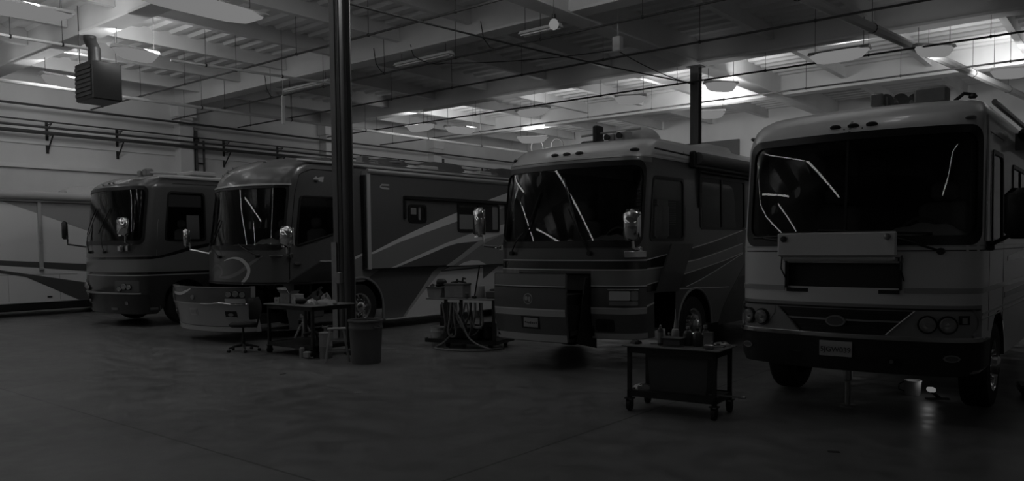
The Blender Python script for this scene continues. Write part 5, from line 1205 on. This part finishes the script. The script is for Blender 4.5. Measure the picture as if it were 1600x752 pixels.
# office chair
t=thing('office_chair','black office chair on casters in front of the swooshed coach','chair',(-12.95,8.02,0),.5)
b=MB();n=20;b.lathe([(.05,.455),(.22,.46),(.25,.485),(.25,.515),(.22,.535),(.02,.54)],n=24);obj('seat',b,M['fabric'],t)
b=MB();vs=[]
for j in range(7):
    z=.60+.40*j/6
    for i in range(7):
        u=-1+2*i/6;w=.19*(1-.35*abs(j/6*2-1)**3);vs.append((.24+.06*u*u*-1+.03*math.sin(j/6*3.1)+.02,u*w,z))
vs+=[(x+.05,y,z) for x,y,z in vs];fs=[]
for j in range(6):
    for i in range(6): q=(j*7+i,j*7+i+1,(j+1)*7+i+1,(j+1)*7+i);fs+=[q,tuple(k+49 for k in reversed(q))]
E_=[j*7 for j in range(7)]+[42+i for i in range(1,7)]+[j*7+6 for j in range(5,-1,-1)]+[i for i in range(5,0,-1)]
fs+=[(E_[k],E_[(k+1)%len(E_)],E_[(k+1)%len(E_)]+49,E_[k]+49) for k in range(len(E_))]
b.add(vs,fs);obj('backrest',b,M['fabric'],t,smooth=60)
b=MB();b.tube([(.1,0,.46),(.27,0,.46),(.31,0,.6),(.30,0,.8)],.018);obj('back_bracket',b,M['black'],t)
b=MB();b.lathe([(.028,.1),(.028,.3),(.018,.31),(.018,.46)],n=12);obj('gas_column',b,M['black'],t)
for k in range(5):
    q=2*math.pi*k/5+.3;c,s=math.cos(q),math.sin(q);b=MB();b.tube([(0,0,.12),(.14*c,.14*s,.11),(.28*c,.28*s,.075)],[.03,.022,.016],8);l=obj('leg',b,M['black'],t)
    b=MB();b.lathe([(.012,-.022),(.028,-.02),(.028,.02),(.012,.022)],(.28*c,.28*s,.028),'x',12);obj('caster_wheel',b,M['black'],l)
# --- hose cart between coaches
HL=(-10.02,11.0,0);HR=.25;HH=.92
t=thing('hose_cart','dark cart hung with looped hoses between the swooshed and open-nosed coaches','cart',HL,HR)
b=MB();b.rbox(-.75,.75,-.36,.36,HH-.02,HH,.008);obj('table_top',b,M['wood'],t)
for sx in (-.34,.66):
    for sy in (-.3,.3):
        b=MB();b.box(sx-.025,sx+.025,sy-.025,sy+.025,.12,HH-.02);obj('leg',b,M['dark_steel'],t)
b=MB();b.box(-.75,.75,-.4,-.34,.09,.16);b.box(-.75,.75,.34,.4,.09,.16);b.box(.68,.75,-.4,.4,.09,.16);b.box(-.34,.7,-.34,.34,.13,.14);b.box(-.34,-.3,-.36,.36,.09,.16);obj('base_frame',b,M['dark_steel'],t)
b=MB();b.box(-.78,-.75,-.36,-.28,.09,.17);obj('frame_cap',b,M['guard'],t)
b=MB();b.box(-.34,.64,-.3,-.28,.42,.45);b.box(-.05,-.02,-.29,-.27,.15,.9);obj('cross_brace',b,M['dark_steel'],t)
for sx in (-.3,.6):
    for sy in (-.32,.32): caster(t,sx,sy,.045,.10)
R=random.Random(4)
for k in range(9):
    x0=-.30+.09*k;b=MB();z=.86;lo=R.uniform(.2,.45);w=R.uniform(.10,.26);P=[]
    for i in range(17):
        u=i/16;P.append((x0-w/2+w*u+.05*math.sin(u*9+k),-.42-.03*math.sin(math.pi*u)-.01*k%.03,z-(z-lo)*math.sin(math.pi*u)**.7))
    b.tube(P,.014+.004*(k%3),6);obj('hose_loop',b,M['hose' if k%2 else 'hose_grey'],t)
b=MB();P=[(-.1,-.45,.8),(.1,-.5,.5),(.3,-.55,.2),(.7,-.6,.05),(.85,-.3,.03),(.6,-.75,.03),(.1,-.85,.03),(-.35,-.7,.03),(-.3,-.5,.1),(-.1,-.45,.3)];Q=[]
for i in range(len(P)-1):
    p0,p1,p2,p3=[Vector(P[max(0,min(len(P)-1,i+d))]) for d in (-1,0,1,2)]
    for k in range(6):
        u=k/6;Q.append(.5*((2*p1)+(p2-p0)*u+(2*p0-5*p1+4*p2-p3)*u*u+(3*p1-p0-3*p2+p3)*u**3))
b.tube(Q,.018,6);obj('floor_hose',b,M['hose_grey'],t)
b=MB();b.rbox(-.35,.3,-.2,.2,.14,.36,.03);b.lathe([(.1,0),(.14,.03),(.14,.3),(.1,.33)],(.42,0,.14),'z',16);obj('compressor_parts',b,M['dark_steel'],t)
def on_h(x,y): return W2(HL,HR,x,y)+(HH,)
t=thing('plastic_tub','shallow grey tub at the left end of the hose cart top','tub',on_h(-.66,-.05),HR)
b=MB();b.prism([(-.13,0),(.13,0),(.17,.19),(-.17,.19)],'y',-.13,.13);obj('tub_body',b,M['guard'],t);b=MB();b.box(-.18,.18,-.145,.145,.18,.20);obj('tub_rim',b,M['grey_plastic'],t)
b=MB();b.lathe([(.05,-.09),(.075,-.07),(.075,.05),(.05,.09)],(0,0,.08),'x',14);b.rbox(-.1,-.02,-.08,.08,.0,.06,.02);single('electric_motor',b,M['dark_steel'],'small dark motor perched on the tub on the hose cart','motor',on_h(-.62,.03)[:2]+(HH+.2,),HR)
t=thing('parts_crate','tall square grey crate in the middle of the hose cart top','box',on_h(-.22,-.05),HR)
b=MB();b.rbox(-.20,.20,-.16,.16,0,.26,.012);obj('crate_body',b,M['guard'],t);b=MB();b.rbox(-.21,.21,-.17,.17,.24,.28,.01);obj('crate_rim',b,M['grey_plastic'],t)
b=MB();b.tube([(-.15,0,.28),(0,.02,.31),(.12,0,.30),(.2,-.05,.29)],.018);b.tube([(.1,0,.29),(.12,0,.38),(.17,0,.36)],.02);b.lathe([(.02,.28),(.025,.34),(.01,.36)],(-.02,.02,0),n=10);obj('crate_contents',b,M['dark_steel'],t)
t=thing('cylinder_can','pale upright can right of the crate on the hose cart','can',on_h(.24,.0),0)
b=MB();b.lathe([(.085,0),(.09,.01),(.09,.22),(.085,.23)],n=22);obj('can_body',b,M['silver'],t);b=MB();b.tube([(-.09,.0,.15),(-.12,0,.1),(-.09,0,.05)],.01);obj('handle',b,M['black'],t)
b=MB();b.tube([(0,0,0),(.10,.05,.62)],.013);b.rbox(-.04,.04,-.03,.03,0,.05,.01);single('stick',b,M['dark_steel'],'thin dark stick standing up from the hose cart','stick',on_h(.20,-.18),0)
t=thing('small_engine','small dark engine unit at the right end of the hose cart','engine',on_h(.50,.0),HR)
b=MB();b.rbox(-.11,.11,-.1,.1,0,.14,.02);b.lathe([(.05,0),(.06,.01),(.06,.03),(.03,.04)],(0,0,.14),n=14);b.tube([(.08,0,.14),(.12,0,.2)],.015);obj('engine_block',b,M['grey_plastic'],t);b=MB();b.rbox(.08,.13,-.06,.06,.03,.13,.01);obj('tank',b,M['guard'],t)
b=MB();b.lathe([(.03,0),(.035,.01),(.035,.1),(.015,.12)],n=12);single('small_can',b,M['grey_plastic'],'tiny can in front of the pale upright can on the hose cart','can',on_h(.08,-.25),0)
b=MB();b.lathe([(.18,0),(.19,.02),(.19,.5),(.17,.52)],n=20);b.lathe([(.17,.52),(.17,.75),(.1,.78)],n=20);single('dark_drum',b,M['black'],'dark drum standing behind the white bucket','drum',(-10.80,11.25,0),0)
b=MB();b.tube([(0,0,0.02),(-.9,.5,.35)],.012);single('floor_rod',b,M['grey_plastic'],'thin rod leaning up to the left behind the white bucket','rod',(-10.95,11.6,0),0)
t=thing('bucket','white plastic bucket on the floor left of the hose cart','bucket',(-10.577,10.72,0))
b=MB();b.lathe([(.12,0),(.125,.01),(.14,.26),(.15,.265),(.15,.285),(.142,.29),(.146,.34),(.152,.345),(.15,.36),(.14,.355),(.118,.02),(.0,.02)],n=28);obj('bucket_body',b,M['guard2'],t)
b=MB();b.tube([(-.15,0,.3),(-.155,-.06,.2),(-.09,-.15,.14),(.06,-.16,.13),(.15,-.08,.2),(.15,0,.3)],.004,5);obj('bucket_handle',b,M['brushed'],t)
# --- under the nearest coach
t=thing('paint_pail','bright pail on the floor beneath the nearest coach','bucket',(-2.25,10.6,0))
b=MB();b.lathe([(.08,0),(.085,.01),(.095,.17),(.1,.175),(.1,.185),(.08,.18),(.07,.02),(0,.02)],n=22);obj('pail_body',b,M['white_bright'],t);b=MB();b.tube([(-.1,0,.16),(-.16,0,.12),(-.16,0,.06),(-.1,0,.04)],.008);obj('pail_handle',b,M['black'],t)
t=thing('work_light','small work light on the floor beneath the nearest coach','lamp',(-1.93,10.5,0),.5)
b=MB();b.tube([(0,0,.01),(-.1,.02,.10)],.02);b.rbox(-.16,.10,-.04,.04,0,.02,.006);obj('light_base',b,M['dark_steel'],t);b=MB();b.rbox(-.14,-.06,-.05,.05,.09,.14,.01);obj('light_lens',b,M['work_on'],t)
ld=bpy.data.lights.new('work_lamp','POINT');ld.energy=.2;ld.shadow_soft_size=.05;lo=bpy.data.objects.new('work_lamp',ld);COL.objects.link(lo);lo.parent=t;lo.location=(-.1,.12,.25)
t=thing('creeper','low black mechanic creeper beside the nearest coach front wheel','creeper',(-.72,11.2,0),.2)
b=MB();b.rbox(-.5,.5,-.25,.25,.10,.14,.02);b.rbox(-.5,-.25,-.2,.2,.14,.18,.02);obj('board',b,M['black'],t)
for x in (-.42,.0,.42):
    for y in (-.2,.2):
        b=MB();b.lathe([(.02,-.02),(.05,-.018),(.05,.018),(.02,.02)],(x,y,.05),'x',12);b.box(x-.03,x+.03,y-.03,y+.03,.085,.10);obj('caster_wheel',b,M['grey_plastic'],t)
# thin debris on the floor
for x,y,r,lab in ((-4.9,9.0,.08,'small scrap of paper lying on the floor left of the rolling table'),(-8.0,6.6,.05,'tiny pale scrap on the open floor, middle of the picture'),(-10.1,6.9,.05,'tiny dark scrap on the open floor in front of the office chair'),(-2.19,7.28,.05,'dark flat scrap on the floor, lower right')):
    b=MB();q=random.Random(int(x*10)).uniform(0,3);b.rbox(-r,r,-r*.5,r*.5,0,.006,.002);single('floor_scrap',b,M['guard' if 'pale' in lab or 'paper' in lab else 'dark_steel'],lab,'scrap',(x,y,0),q)
# ---------------------------------------------------------------- camera, light, view
W_=bpy.data.worlds.new('world');SC.world=W_;W_.use_nodes=True;W_.node_tree.nodes['Background'].inputs[0].default_value=(.02,.02,.02,1)
YAW,PITCH,ROLL,F=math.radians(39.2),math.radians(3),math.atan(.010),1225.
f0=Vector((-math.sin(YAW),math.cos(YAW),0));r0=Vector((math.cos(YAW),math.sin(YAW),0));u0=Vector((0,0,1))
f=f0*math.cos(PITCH)-u0*math.sin(PITCH);u=u0*math.cos(PITCH)+f0*math.sin(PITCH)
R_=r0*math.cos(ROLL)-u*math.sin(ROLL);U_=u*math.cos(ROLL)+r0*math.sin(ROLL)
cd=bpy.data.cameras.new('camera');cam=bpy.data.objects.new('camera',cd);COL.objects.link(cam)
m3=Matrix((R_,U_,-f)).transposed();cam.matrix_world=Matrix.Translation((0,0,1.9))@m3.to_4x4()
cd.sensor_fit='HORIZONTAL';cd.sensor_width=36;cd.lens=36*F/1600;cd.clip_end=300;cd.clip_start=.05
cd.shift_x=0;cd.shift_y=(384+F*math.tan(PITCH)-376)/1600
SC.camera=cam
v=SC.view_settings;v.view_transform='Standard';v.look='None';v.exposure=0;v.gamma=1;v.use_curve_mapping=False
